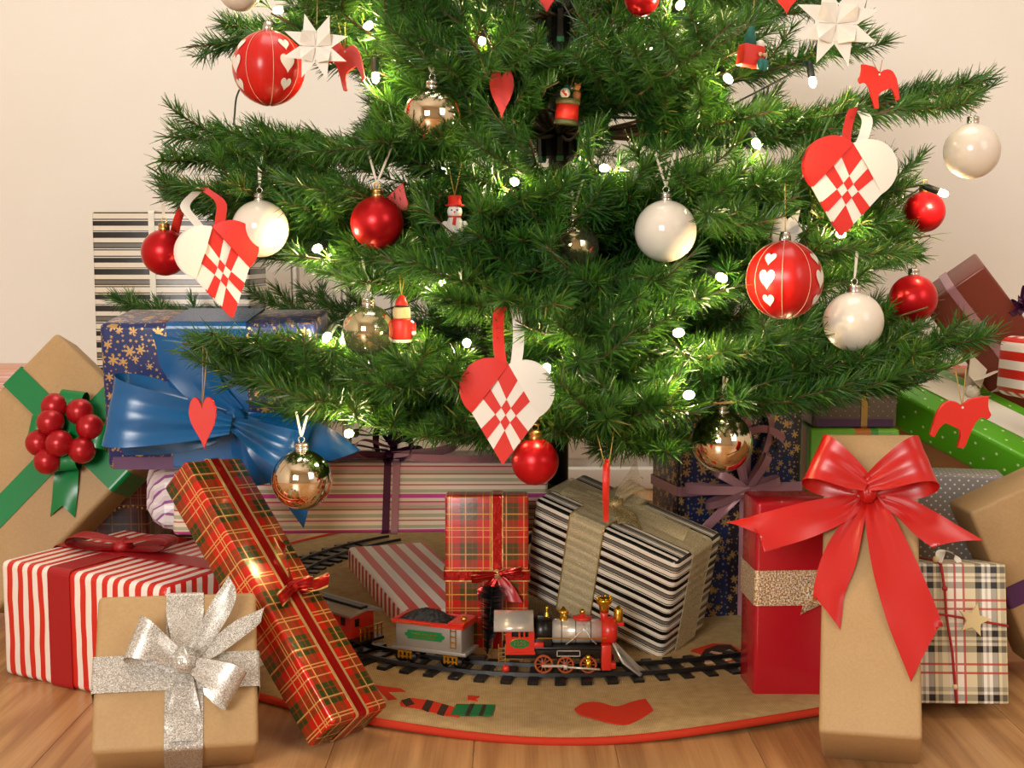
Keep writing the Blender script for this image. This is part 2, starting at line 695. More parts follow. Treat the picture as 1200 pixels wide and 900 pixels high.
    def glitter(name, h1, h2, scale=2400, rough=0.3, alpha=None, metal=0.45):
        m = M(name, rough, metal)
        vo = m.voronoi(scale, m.nt.nodes.new('ShaderNodeTexCoord').outputs['Object'], 1.0, '3D')
        cr1, cg1, cb1 = m.sep(vo.outputs['Color'])
        m.set('Base Color', m.ramp(cr1, [(0.0, hexc(h1)), (1.0, hexc(h2))], 'LINEAR'))
        m.set('Roughness', cg1 * 0.4 + 0.15)
        m.bump(cb1, 0.5, 0.001)
        if alpha:
            m.set('Alpha', alpha)
        return m.m
    MT['silver_glitter'] = glitter('silver_glitter_ribbon', '8a8478', 'f4f0e8', 1700, metal=.55)
    MT['gold_glitter'] = glitter('gold_glitter_ribbon', '8a6428', 'f0dca0', 1300)
    MT['gold_sheer'] = glitter('sheer_gold_organza', 'd8c088', 'fff0c4', 1500, alpha=0.40, metal=0.1)
    MT['gold_edge'] = plain('gold_wire_edge', 'c8a860', 0.35, 0.7)
    m = M('gold_patterned_tape', 0.35, 0.2)
    vo = m.noise(620, 4, m.nt.nodes.new('ShaderNodeTexCoord').outputs['Object'])
    m.set('Base Color', m.ramp(vo, [(0.42, hexc('e6d8c4')), (0.56, hexc('b88c3a'))], 'LINEAR'))
    m.set('Metallic', m.ramp(vo, [(0.42, 0.0), (0.56, 0.8)], 'LINEAR'))
    m.bump(vo, 0.5, 0.001)
    MT['gold_tape'] = m.m
    m = M('red_gold_foil_ribbon', 0.2, 0.55)
    u, v = m.uv()
    m.set('Base Color', m.ramp((u / 0.016 + 0.5), [(0.0, hexc('e8c07a')), (0.17, hexc('b01c18')), (0.83, hexc('e8c07a'))]))
    m.bump(m.noise(140, 2), 0.5, 0.002)
    MT['red_gold'] = m.m
    MT['red_cord'] = plain('red_cord', 'a81c20', 0.7)
    MT['berry'] = M('red_pearl_berry', 0.3, 0.35, color=hexc('b01820')).m
    # ornaments
    MT['red_matte'] = M('satin_red_glass', 0.3, 0.55, color=hexc('c8141c')).m
    MT['white_gloss'] = plain('milky_white_glass', 'ece2d2', 0.1, 0.0, 0.6)
    MT['pearl'] = plain('pearl_white_glass', 'e8dccb', 0.24, 0.0, 0.5, Coat_Weight=0.4)
    MT['mirror'] = plain('mirrored_silver_glass', 'eee2ca', 0.03, 1.0)
    MT['clear'] = plain('smoky_mirrored_glass', 'd9d2ac', 0.03, 0.92)
    MT['silver_cap'] = plain('silver_cap', 'dcd6cc', 0.25, 1.0)
    MT['gold_cap'] = plain('gold_cap', 'd8b46a', 0.28, 1.0)
    MT['string'] = plain('white_string', 'e6dcc8', 0.6)
    MT['gold_thread'] = plain('gold_thread', 'b8984c', 0.5, 0.3)
    MT['red_wood'] = paper_bump(M('red_painted_wood', 0.45, color=hexc('d62a1c')), 0.1)
    MT['red_paper'] = plain('red_craft_paper', 'd8281c', 0.5)
    MT['red_panel'] = plain('glossy_red_card', 'c81c18', 0.3)
    MT['white_paper'] = plain('white_craft_paper', 'ece6da', 0.5)
    MT['paper_edge'] = plain('pale_card_edge', 'e0a890', 0.5)
    MT['bare_wood'] = plain('bare_wood', 'd8c08a', 0.55)
    MT['snow'] = plain('painted_white', 'eee8de', 0.4)
    MT['ink'] = plain('black_paint', '100e0c', 0.4)
    MT['skin'] = plain('painted_peach', 'd8ab88', 0.5)
    MT['teal'] = plain('teal_bristle', '1c6a62', 0.6)
    MT['olive'] = plain('olive_paint', '5a5a34', 0.5)
    MT['brown_toy'] = plain('teddy_brown', '9a6230', 0.6)
    # train
    MT['train_red'] = plain('red_train_plastic', 'c82a1a', 0.3)
    MT['train_black'] = plain('black_train_plastic', '14120f', 0.32)
    MT['train_silver'] = plain('silver_train_plastic', 'cfc6b8', 0.25, 0.45)
    MT['train_grey'] = plain('grey_train_plastic', '8f877c', 0.38, 0.3)
    MT['train_gold'] = plain('gold_train_plastic', 'd8a83a', 0.2, 0.9)
    MT['train_green'] = plain('green_badge', '0d6b34', 0.35)
    MT['roof_grey'] = plain('grey_roof', '8d8074', 0.5)
    MT['coal'] = plain('coal', '1d1c1c', 0.6)
    MT['wheel'] = plain('copper_wheel', 'b0552c', 0.35, 0.4)
    MT['track'] = plain('track_plastic', '0f0e0d', 0.33)
    # skirt
    m = M('burlap', 0.9, spec=0.15)
    x, y, z = m.obj()
    wv = ((x + y) * 1900.0).sin() * ((x - y) * 1900.0).sin() * 0.5 + 0.5
    nz = m.noise(90, 3)
    f = wv * 0.55 + nz * 0.45
    m.set('Base Color', m.ramp(f, [(0.2, hexc('8c7048')), (0.55, hexc('b89a6a')), (0.9, hexc('cdb284'))], 'LINEAR'))
    m.bump(f, 0.7, 0.0015)
    MT['burlap'] = m.m
    MT['felt_red'] = plain('red_felt', 'c03018', 0.85, 0, 0.2)
    MT['felt_trim'] = plain('orange_red_trim', 'b8341c', 0.8, 0, 0.2)
    MT['felt_green'] = plain('green_print', '1f6a3a', 0.85, 0, 0.2)
    MT['felt_dark'] = plain('dark_print', '3a2a20', 0.85, 0, 0.2)
    MT['bristle'] = plain('black_bristle', '0e0c0b', 0.5)


mats()

# ------------------------------------------------------------------ the room
TX, TY = 0.06, 1.65              # where the tree stands
WALL_Y = 2.46


def room():
    fl = structure(box('floor', (0, 0.22, -0.02), (4.2, 4.7, 0.03), MT['oak']))
    w = 0.13
    k = 0
    base = None
    for i in range(-8, 9):                   # planks run towards the wall, joints staggered
        x = i * w + 0.03
        j0 = (i * 0.57) % 1.3
        ys = [-0.3 + j0 - 1.3, -0.3 + j0, 1.0 + j0, 2.3 + j0]
        for a, b in zip(ys[:-1], ys[1:]):
            a2, b2 = max(a, -0.2), min(b, WALL_Y)
            if b2 - a2 < 0.05:
                continue
            p = box('plank', (0, 0, 0), (w - 0.0004, b2 - a2 - 0.0004, 0.008), MT['oak'], fl, 0.0003, 1, smooth=False)
            p.location = (x, (a2 + b2) / 2, -0.004)
    wb = structure(box('wall_back', (0, WALL_Y + 0.04, 1.2), (4.2, 0.08, 2.5), MT['wall']))
    x0 = at(236, 400, WALL_Y).x
    for i in range(13):                      # white tongue and groove boards, each with a bead
        bw = 0.0951
        cx = x0 + (i + 0.5) * bw
        bd = box('board', (cx - 0.006, WALL_Y - 0.006, 0.30), (bw - 0.0165, 0.012, 0.48), MT['white_wood'], wb, 0.002, 2)
        if i < 12:
            tube('bead', [(cx + bw / 2 - 0.0075, WALL_Y - 0.006, 0.065), (cx + bw / 2 - 0.0075, WALL_Y - 0.006, 0.54)], 0.0042, MT['white_wood'], wb, 8)
    structure(box('baseboard_back', (0, WALL_Y - 0.011, 0.022), (4.1, 0.022, 0.044), MT['white_wood'], None, 0.005, 2))
    structure(box('wall_left', (-2.12, 0.22, 1.2), (0.06, 4.7, 2.5), MT['wall_far']))
    structure(box('wall_right', (2.12, 0.22, 1.2), (0.06, 4.7, 2.5), MT['wall_far']))
    structure(box('wall_front', (0, -2.15, 1.2), (4.2, 0.06, 2.5), MT['wall_far']))
    structure(box('ceiling', (0, 0.22, 2.47), (4.3, 4.8, 0.06), MT['ceiling']))


room()

# ------------------------------------------------------------------ gifts
GIFTS = 'wrapped gifts under the tree'


def wrapped(name, size, mat, parent, bevel=0.004, seg=3, chamfer=None):
    """paper-wrapped box with real-size UVs; local base at z = 0"""
    bm = bmesh.new()
    sx, sy, sz = size
    vs = bm_box(bm, (0, 0, sz / 2), size)
    bmesh.ops.bevel(bm, geom=bm.edges[:], offset=bevel, segments=seg, affect='EDGES', profile=0.5)
    bmesh.ops.recalc_face_normals(bm, faces=bm.faces)
    uvl = bm.loops.layers.uv.new('UVMap')
    for f in bm.faces:
        n = f.normal
        a = [abs(n.x), abs(n.y), abs(n.z)]
        ax = a.index(max(a))
        for l in f.loops:
            c = l.vert.co
            if ax == 1:
                l[uvl].uv = (c.x, c.z)
            elif ax == 0:
                l[uvl].uv = (c.x + (c.y + sy / 2) * (1 if n.x > 0 else -1), c.z)
            else:
                l[uvl].uv = (c.x, c.z + (c.y + sy / 2) * (1 if n.z > 0 else -1))
    return from_bm(name, bm, mat, parent, True)


def gift(name, label, base, rot, size, mat, bevel=0.004, seg=3):
    g = thing(name, label, 'gift', base, rot, GIFTS)
    wrapped('wrapped_box', size, mat, g, bevel, seg)
    g['size_m'] = size
    return g


def band(name, g, size, plane, pos, width, mat, off=0.0012, rad=0.004, thick=0.0007, zoff=None):
    """ribbon strap right round the box: plane 'yz' at x=pos, 'xz' at y=pos, 'xy' at z=pos"""
    sx, sy, sz = size
    a, b = {'yz': (sy, sz), 'xz': (sx, sz), 'xy': (sx, sy)}[plane]
    ha, hb = a / 2 + off, b / 2 + off
    path = []
    for (cx, cy, a0) in ((ha - rad, hb - rad, 0), (-ha + rad, hb - rad, 90), (-ha + rad, -hb + rad, 180), (ha - rad, -hb + rad, 270)):
        for k in range(5):
            t = math.radians(a0 + 90 * k / 4)
            path.append((cx + rad * math.cos(t), cy + rad * math.sin(t), math.cos(t), math.sin(t)))
    verts, uvs, faces = [], [], []
    L = 0
    n = len(path)
    for i in range(n + 1):
        p, q, nx, ny = path[i % n]
        if i:
            p0, q0, _, _ = path[(i - 1) % n]
            L += math.hypot(p - p0, q - q0)
        for (w, o) in ((-width / 2, 0), (width / 2, 0), (width / 2, -thick), (-width / 2, -thick)):
            pp, qq = p + nx * o, q + ny * o
            if plane == 'yz':
                v = (pos + w, pp, qq + sz / 2)
            elif plane == 'xz':
                v = (pp, pos + w, qq + sz / 2)
            else:
                v = (pp, qq, pos + w)
            verts.append(v)
            uvs.append((w, L))
    for i in range(n):
        for k in range(4):
            k2 = (k + 1) % 4
            faces.append((i * 4 + k, i * 4 + k2, (i + 1) * 4 + k2, (i + 1) * 4 + k))
    return mesh(name, verts, faces, mat, g, False, uvs)


def front(size, cu=0.0, cv=0.0, roll=0.0):
    """frame on the front face: u right, v up, w out"""
    c, s = math.cos(roll), math.sin(roll)
    return lambda u, v, w: Vector((cu + u * c - v * s, -size[1] / 2 - w, size[2] / 2 + cv + u * s + v * c))


def topf(size, cu=0.0, cv=0.0, roll=0.0):
    c, s = math.cos(roll), math.sin(roll)
    return lambda u, v, w: Vector((cu + u * c - v * s, cv + u * s + v * c, size[2] + w))


def loop(fr, ang, L, W, h, w0, mat, parent, pinch=0.28, twist=0.0, n=26, pleat=0.0016, name='loop', drop=0.0, folds=3, back=0.0):
    """one bow loop leaving the knot at angle ang"""
    ang = math.radians(ang)
    du, dv = math.cos(ang), math.sin(ang)
    pts, sides, ws, pl = [], [], [], []
    o = fr(0, 0, 0)
    for i in range(n):
        s = i / (n - 1)
        d = L * math.sin(math.pi * s) ** 0.75
        w = w0 + h * (0.5 + 0.5 * math.cos(math.pi * s)) * (0.35 + 0.65 * math.sin(math.pi * min(1, s * 1.15 + 0.05))) - back * s
        vv = -drop * (d / L) ** 2
        pts.append(fr(du * d, dv * d + vv, w))
        sd = fr(-dv, du, 0) - o
        if twist:
            nn = fr(0, 0, 1) - o
            sd = sd * math.cos(twist) + nn * math.sin(twist)
        sides.append(sd.normalized())
        ws.append(W * (pinch + (1 - pinch) * math.sin(math.pi * s) ** 0.55))
        pl.append(pleat * (1 - 0.85 * math.sin(math.pi * s)))
    return strip(name, pts, ws, sides, mat, parent, pl, 10, folds=folds)


def tail(fr, ctrl, mat, parent, n=22, cut=0.0, notch=0.0, pleat=0.0014, name='tail', twist=0.0, folds=3, cup=0.006):
    """ribbon end through (u, v, w, width) points"""
    C = cr(ctrl, n)
    o = fr(0, 0, 0)
    pts, sides, ws, pl = [], [], [], []
    wmax = C[:, 3].max()
    for i in range(n):
        a, b = C[max(i - 1, 0)], C[min(i + 1, n - 1)]
        tu, tv = b[0] - a[0], b[1] - a[1]
        l = math.hypot(tu, tv) or 1
        sd = fr(-tv / l, tu / l, 0) - o
        if twist:
            nn = fr(0, 0, 1) - o
            tw = twist * math.sin(math.pi * i / (n - 1))
            sd = sd * math.cos(tw) + nn * math.sin(tw)
        pts.append(fr(C[i, 0], C[i, 1], C[i, 2]))
        sides.append(sd.normalized())
        ws.append(C[i, 3])
        pl.append(pleat * max(0.0, 1 - C[i, 3] / wmax))
    return strip(name, pts, ws, sides, mat, parent, pl, 10, cut, notch, folds, cup=cup * min(1, wmax / .04))


def knot(fr, r, mat, parent, w=0.004, sq=(1, 1.15, 0.8), name='knot'):
    """wrinkled lump where the ribbon is tied"""
    bm = bmesh.new()
    bmesh.ops.create_uvsphere(bm, u_segments=20, v_segments=12, radius=1)
    uvl = bm.loops.layers.uv.new('UVMap')
    for v in bm.verts:
        c = v.co.copy()
        a = math.atan2(c.x, c.z)
        k = 1 + 0.10 * math.sin(7 * a + c.y * 2) + 0.06 * math.sin(11 * c.y + a)
        v.co = fr(c.x * r * sq[0] * k, c.y * r * sq[1] * k, w + c.z * r * sq[2] * k)
    for f in bm.faces:
        for l in f.loops:
            l[uvl].uv = (l.vert.co.x, l.vert.co.z)
    return from_bm(name, bm, mat, parent, True)


def part_empty(name, parent):
    o = empty(name, (0, 0, 0))
    o.parent = parent
    return o


def curl(name, pts, width, mat, parent, n=40, turn=0.0, sidev=(0, 0, 1)):
    """narrow curling ribbon through 3D points"""
    C = cr(pts, n)
    sides = []
    for i in range(n):
        t = Vector(C[min(i + 1, n - 1)]) - Vector(C[max(i - 1, 0)])
        t.normalize()
        s = Vector(sidev)
        s = s - t * s.dot(t)
        if s.length < 1e-4:
            s = frame_of(t)[1]
        s.normalize()
        if turn:
            s = Matrix.Rotation(turn * i / n, 3, t) @ s
        sides.append(s)
    return strip(name, C, [width] * n, sides, mat, parent, None, 2)


def gifts():
    # --- kraft box with silver glitter ribbon, leaning back
    sz = (0.1360, 0.0640, 0.1385)
    g = gift('kraft_gift', 'brown kraft paper gift tied with a silver glitter ribbon and bow', (-0.2872, 1.0575, 0.0215), (-0.6415, 0.0326, 0.2411), sz, MT['kraft'], 0.005)
    SG = MT['silver_glitter']
    band('ribbon_strap', g, sz, 'yz', 0.006, 0.032, SG)
    band('ribbon_strap', g, sz, 'xy', 0.066, 0.032, SG, 0.0022)
    b = part_empty('bow', g)
    fr = front(sz, 0.006, 0.000)
    tail(fr, [(0, 0, .004, .012), (.000, .022, .005, .022), (.000, .050, .0026, .032), (.000, .064, .0022, .0322)], SG, b, name='tail', pleat=.0018, folds=1)
    tail(fr, [(0, 0, .004, .010), (.000, -.02, .005, .019), (.000, -.048, .0026, .030), (.000, -.064, .0022, .0322)], SG, b, name='tail', pleat=.0018, folds=1)
    loop(fr, 158, .047, .038, .034, .004, SG, b, pinch=.2, twist=-.30, drop=-.004, pleat=.0008, folds=1)
    loop(fr, -34, .052, .034, .034, .004, SG, b, pinch=.2, twist=.45, pleat=.0008, folds=1)
    tail(fr, [(0, 0, .008, .010), (.016, .022, .012, .016), (.032, .050, .020, .019), (.040, .068, .026, .010)], SG, b, cut=.8, pleat=.0004, folds=1)
    tail(fr, [(0, 0, .008, .010), (.024, .012, .012, .014), (.046, .028, .016, .016), (.066, .039, .020, .010)], SG, b, cut=.9, pleat=.0004, folds=1)
    knot(fr, .0100, SG, b, .022)

    # --- tall kraft box with red satin bow
    sz = (0.0840, 0.0814, 0.2895)
    g = gift('kraft_gift', 'tall kraft paper gift with a large red satin bow', (0.3101, 1.0709, 0.0252), (-0.6351, -0.0306, -0.2802), sz, MT['kraft'], 0.004)
    b = part_empty('bow', g)
    RS = MT['red_satin']
    fr = front(sz, -0.002, 0.078)
    U = .00078                                # metres per photo pixel on this face
    tail(fr, [(0, 0, .004, .010), (-30 * U, -22 * U, .008, 34 * U), (-70 * U, -42 * U, .014, 46 * U), (-118 * U, -62 * U, .022, 48 * U), (-128 * U, -66 * U, .024, 46 * U)], RS, b, cut=-1.1)
    tail(fr, [(0, 0, .005, .010), (-14 * U, -34 * U, .008, 22 * U), (-30 * U, -80 * U, .006, 38 * U), (-42 * U, -120 * U, .004, 36 * U), (-44 * U, -150 * U, .004, 30 * U)], RS, b, cut=1.2)
    tail(fr, [(4 * U, 0, .006, .010), (14 * U, -40 * U, .010, 34 * U), (30 * U, -95 * U, .008, 50 * U), (48 * U, -150 * U, .006, 56 * U), (62 * U, -190 * U, .006, 54 * U)], RS, b, cut=-1.0)
    tail(fr, [(0, 0, .003, .010), (36 * U, -16 * U, .006, 26 * U), (66 * U, -38 * U, .006, 38 * U), (98 * U, -62 * U, .010, 40 * U)], RS, b, cut=1.0)
    loop(fr, 155, 70 * U, 60 * U, .044, .006, RS, b, pinch=.3, twist=-.30, folds=2)
    loop(fr, 22, 74 * U, 60 * U, .046, .006, RS, b, pinch=.3, twist=.30, folds=2)
    knot(fr, .0100, RS, b, .014, (0.9, 1.25, .9))

    # --- long tartan box leaning on the pile
    sz = (0.0737, 0.0426, 0.3031)
    g = gift('tartan_gift', 'long red tartan foil gift propped up on end with red and gold ribbon', (-0.1500, 1.1445, 0.0178), (-0.7835, 0.0730, 0.9412), sz, MT['plaid'], 0.0035)
    RG = MT['red_gold']
    band('ribbon_strap', g, sz, 'yz', 0.0, 0.0165, RG, .0015)
    b = part_empty('bow', g)
    fr = front(sz, 0, -0.012)
    loop(fr, 205, .030, .014, .012, .003, RG, b, pinch=.5, twist=-.5)
    loop(fr, -8, .022, .013, .012, .003, RG, b, pinch=.5, twist=.6)
    tail(fr, [(0, 0, .004, .007), (.02, -.004, .008, .013), (.042, -.002, .012, .014)], RG, b, cut=.8)
    tail(fr, [(0, 0, .004, .007), (.004, .022, .010, .012), (.006, .046, .016, .013)], RG, b, cut=.8, twist=.8)
    knot(fr, .0055, RG, b, .006)

    # --- red and white striped box on the left
    sz = (0.2400, 0.1800, 0.1260)
    ang = math.atan2(-0.061, 0.111)
    c = Vector((-0.549, 1.345, 0)) + Vector((math.cos(ang), math.sin(ang), 0)) * .12 + Vector((-math.sin(ang), math.cos(ang), 0)) * .09
    g = gift('striped_gift', 'large red and white striped gift with a wide dark red ribbon, lying on the floor', c, (0, 0, ang), sz, MT['candy_stripe'], 0.007)
    RR = MT['red_ribbon']
    band('ribbon_strap', g, sz, 'yz', -0.030, 0.032, RR, .0014, .007)
    band('ribbon_strap', g, sz, 'xz', 0.0, 0.032, RR, .0022, .007)
    b = part_empty('bow', g)
    fr = topf(sz, -0.030, 0.0, .2)
    loop(fr, 190, .060, .034, .020, .004, RR, b, pinch=.4)
    loop(fr, 5, .058, .034, .020, .004, RR, b, pinch=.4)
    knot(fr, .010, RR, b, .008)

    # --- kraft box with green ribbon and berries, standing on its corner
    s = 1.089
    sz = (0.1969, 0.0600, 0.2900)
    g = gift('kraft_gift', 'kraft paper gift stood on its corner with green ribbon and red berries', (-0.689, 1.5435, 0.0776), (-0.4036, 0.6782, -0.3313), sz, MT['kraft'], 0.006)
    GS = MT['green_satin']
    band('ribbon_strap', g, sz, 'yz', 0.014, 0.031, GS, .0014, .006)
    band('ribbon_strap', g, sz, 'xy', 0.2145, 0.031, GS, .0022, .006)
    b = part_empty('bow', g)
    K = 1.148
    fr = front(sz, 0.014, 0.0695, .60)
    for a, L in ((90, .052), (0, .052), (180, .046), (-78, .046)):
        loop(fr, a, L, .030, .036, .003, GS, b, pinch=.8, pleat=.0004)
    tail(fr, [(0, 0, .004, .020), (.004, -.046, .005, .030), (.009, -.100, .005, .031)], GS, b, notch=.45, pleat=0)
    knot(fr, .012, GS, b, .010)
    cl = part_empty('berry_cluster', g)
    for (u, v, w) in ((-.016, .025, .024), (.012, .023, .024), (.027, .008, .026), (-.013, .007, .032), (-.024, -.015, .024), (.002, -.014, .034), (-.010, -.033, .026), (.024, -.017, .026)):
        sphere('berry', fr(u * K, v * K, w * K), .0163, MT['berry'], cl, 20)
    for k in range(5):
        u, v = rnd.uniform(-.012, .014), rnd.uniform(-.02, .02)
        tube('berry_stalk', [fr(u, v, .006), fr(u * 1.2, v * 1.2, .03)], .0012, MT['stem'], cl, 5)

    # --- dark tartan box behind
    sz = (0.155, 0.14, 0.208)
    g = gift('tartan_gift', 'dark red tartan gift with a gold bead string, below the blue gift', (-0.570, 1.775, 0), (0, 0, 0), sz, MT['plaid_dark'])
    for k in range(26):
        a = k / 25
        sphere('bead', (-.077 + .154 * a, -.0722, .108 + .006 * math.sin(a * 9) + rnd.uniform(-.0015, .0015)), .0017, MT['gold_cap'], g, 8)

    # --- long pink striped box
    yaw = math.radians(14)
    sz = (0.44, 0.105, 0.085)
    roll = math.radians(2.4)
    R = Euler((0, roll, yaw)).to_matrix()
    fbl = Vector((-0.384, 1.425, 0.1345))
    base = fbl - R @ Vector((-sz[0] / 2, -sz[1] / 2, 0))
    g = gift('pink_striped_gift', 'long pink and cream striped gift with thin purple ribbons across', base, (0, roll, yaw), sz, MT['pink_stripe'], 0.006)
    # gathered paper end
    bm = bmesh.new()
    rings = []
    for i, (dx, k) in enumerate(((0.004, 1.0), (-0.010, 0.98), (-0.022, 0.80), (-0.030, 0.45))):
        ring = []
        for q in range(28):
            a = 2 * math.pi * q / 28
            ca, sa = math.cos(a), math.sin(a)
            mm = max(abs(ca), abs(sa))
            y, z = ca / mm * (sz[1] / 2 - .004) * k, sa / mm * (sz[2] / 2 - .004) * k
            f = 1 + .10 * i / 3 * math.sin(9 * a)
            ring.append(bm.verts.new((-sz[0] / 2 + dx, y * f, sz[2] / 2 + z * f)))
        rings.append(ring)
    uvl = bm.loops.layers.uv.new('UVMap')
    for r1, r2 in zip(rings[:-1], rings[1:]):
        for q in range(28):
            f = bm.faces.new((r1[q], r1[(q + 1) % 28], r2[(q + 1) % 28], r2[q]))
            for l in f.loops:
                l[uvl].uv = (l.vert.co.y + l.vert.co.z * .8, l.vert.co.x)
    bm.faces.new(rings[-1])
    from_bm('gathered_end', bm, MT['lilac_stripe'], g)
    x = -sz[0] / 2 + .242
    band('ribbon_strap', g, sz, 'yz', x, 0.0085, MT['purple_foil'], .0014, .006)
    band('ribbon_strap', g, sz, 'yz', x + .0105, 0.0085, MT['mauve'], .0020, .006)
    b = part_empty('bow', g)
    fr = topf(sz, x + .004, -.035)
    PF, MV = MT['purple_foil'], MT['mauve']
    for a, L, h in ((150, .050, .040), (200, .045, .030), (110, .034, .040), (30, .034, .034), (70, .03, .04), (-30, .028, .030), (175, .06, .02), (10, .045, .016)):
        loop(fr, a, L, .0095, h, .002, PF if a != 200 else MV, b, pinch=.9, pleat=0, twist=.4)
    curl('curled_ribbon', [fr(0, 0, .004), fr(.03, .0, .007), fr(.075, .012, .012), (fr(.088, .035, .020)), fr(.06, .055, .024), fr(.025, .05, .024), fr(.01, .03, .014)], .011, MV, b, 44)
    curl('curled_ribbon', [fr(0, 0, .004), fr(.04, -.01, .004), fr(.10, -.012, .003), fr(.14, .012, .004), fr(.115, .028, .006)], .009, MV, b, 36)
    curl('curled_ribbon', [fr(0, 0, .004), fr(-.03, -.01, .008), fr(-.06, -.016, .006), fr(-.08, -.012, .003)], .009, PF, b, 30)
    knot(fr, .006, PF, b, .006)

    # --- blue star box with the big blue bow
    sz = (0.230, 0.110, 0.1615)
    tilt = 0.10
    g = gift('blue_gift', 'blue gift printed with gold stars and tied with a big blue satin bow', (-0.3255, 1.432, 0.2235), (tilt, 0, 0), sz, MT['blue_star'], 0.007)
    BS = MT['blue_satin']
    band('ribbon_strap', g, sz, 'yz', 0.000, 0.085, BS, .0014, .007)
    box('purple_base_edge', (0, -sz[1] / 2 - .0004, .008), (sz[0] - .014, .0012, .014), plain('purple_paper_edge', '5a3a5e', .35), g)
    b = part_empty('bow', g)
    fr = front(sz, 0.030, -0.022)
    tail(fr, [(.0, .004, .004, .020), (-.030, .030, .006, .040), (-.050, .062, .004, .058), (-.062, .086, .002, .056)], BS, b, cut=.9)
    tail(fr, [(0, 0, .006, .018), (-.03, -.012, .008, .030), (-.075, -.020, .010, .036), (-.125, -.024, .008, .034)], BS, b, pleat=.004)
    loop(fr, 170, .128, .074, .070, .006, BS, b, pinch=.25, pleat=.003, drop=.004, folds=2, twist=.25)
    loop(fr, -22, .080, .050, .050, .006, BS, b, pinch=.25, pleat=.003, folds=2, twist=-.2)
    tail(fr, [(0, 0, .008, .016), (.030, -.022, .020, .040), (.060, -.062, .024, .046), (.078, -.090, .022, .046)], BS, b, cut=-.9, pleat=.004)
    tail(fr, [(0, 0, .006, .016), (.008, -.035, .008, .030), (.014, -.075, .006, .036)], BS, b, pleat=.003)
    tail(fr, [(0, 0, .006, .016), (.04, -.008, .010, .030), (.085, -.020, .012, .034), (.115, -.040, .012, .030)], BS, b, cut=.7, pleat=.003)
    knot(fr, .0125, BS, b, .016)

    # --- tall black and white box at the back
    sz = (0.235, 0.13, at(107, 248, 1.93).z)
    g = gift('striped_gift', 'tall black and white barcode-striped gift with a white ribbon, at the wall behind', (at(107, 248, 1.93).x + .1175, 1.995, 0), (0, 0, 0.0), sz, MT['bw_stripe_back'])
    band('ribbon_strap', g, sz, 'yz', -0.028, 0.009, MT['white_ribbon'], .0014)

    # --- coral box at far left, behind the kraft box
    p = at(10, 433, 1.95)
    sz = (0.16, 0.12, p.z)
    g = gift('coral_gift', 'coral and tan striped gift behind the berry-topped kraft gift', (p.x - .06, 2.01, 0), (0, 0, 0), sz, MT['coral_stripe'])

    # --- small tartan box in the middle
    sz = (0.094, 0.034, 0.181)
    g = gift('tartan_gift', 'small upright red tartan gift standing behind the toy train', (-0.0285, 1.433, 0), (-0.03, 0, 0), sz, MT['plaid_small'], 0.003)
    band('ribbon_strap', g, sz, 'yz', 0.012, 0.013, MT['red_gold'], .0012, .003)
    band('ribbon_strap', g, sz, 'xy', 0.090, 0.013, MT['red_gold'], .002, .003)
    b = part_empty('bow', g)
    fr = front(sz, .012, .002)
    loop(fr, 190, .030, .012, .010, .003, MT['red_gold'], b, pinch=.5, twist=-.4)
    loop(fr, 10, .028, .012, .010, .003, MT['red_gold'], b, pinch=.5, twist=.4)
    tail(fr, [(0, 0, .004, .006), (.010, -.014, .008, .014), (.018, -.030, .012, .018)], MT['red_satin'], b, cut=.6)
    tail(fr, [(0, 0, .004, .006), (-.010, -.014, .006, .010), (-.022, -.024, .008, .011)], MT['red_gold'], b, cut=.6)
    knot(fr, .005, MT['red_gold'], b, .005)

    # --- candy-striped low box running back under the pink one
    a = Vector((-0.126, 1.462, 0))
    d = Vector((-.127, .395, 0)).normalized()
    yaw = math.atan2(d.y, d.x) - math.pi / 2
    sz = (0.115, 0.36, 0.035)
    R = Euler((0, 0, yaw)).to_matrix()
    g = gift('striped_gift', 'low red and white striped gift lying beneath the long pink gift', a + R @ Vector((sz[0] / 2, sz[1] / 2, 0)), (0, 0, yaw), sz, MT['candy_stripe_b'], .006)

    # --- black and cream striped box with sheer gold ribbon
    sz = (0.1937, 0.1002, 0.1290)
    g = gift('striped_gift', 'tilted black and cream striped gift with a sheer gold ribbon', (0.1184, 1.4774, 0.0335), (0.1728, 0.2627, -0.6182), sz, MT['bw_stripe'], .007)
    GO = MT['gold_sheer']
    band('ribbon_strap', g, sz, 'yz', -0.022, 0.046, GO, .0016, .007)
    band('ribbon_strap', g, sz, 'xz', 0.0, 0.044, GO, .0026, .007)
    for x in (-.045, .001):
        band('wire_edge', g, sz, 'yz', x, 0.0012, MT['gold_edge'], .0022, .007)
    b = part_empty('bow', g)
    fr = topf(sz, -.018, 0, .2)
    loop(fr, 60, .034, .030, .030, .004, GO, b, pinch=.3, pleat=.003)
    tail(fr, [(0, 0, .006, .012), (.004, .022, .022, .020), (.010, .034, .042, .026)], GO, b, cut=.9, pleat=.002)
    tail(fr, [(0, 0, .006, .012), (.028, -.008, .012, .026), (.060, -.012, .010, .034), (.092, -.010, .006, .036)], GO, b, pleat=.003)
    tail(fr, [(0, 0, .006, .012), (-.03, -.004, .010, .024), (-.062, .0, .006, .034)], GO, b, pleat=.003)
    tail(fr, [(0, 0, .006, .010), (.018, -.022, .010, .022), (.034, -.038, .006, .026)], MT['gold_glitter'], b, cut=.7, pleat=.002)
    knot(fr, .008, MT['gold_glitter'], b, .008)

    # --- navy star box
    yaw = math.radians(14)
    sz = (0.162, 0.095, 0.290)
    R = Euler((0, 0, yaw)).to_matrix()
    base = Vector((0.203, 1.535, 0)) - R @ Vector((-sz[0] / 2, -sz[1] / 2, 0))
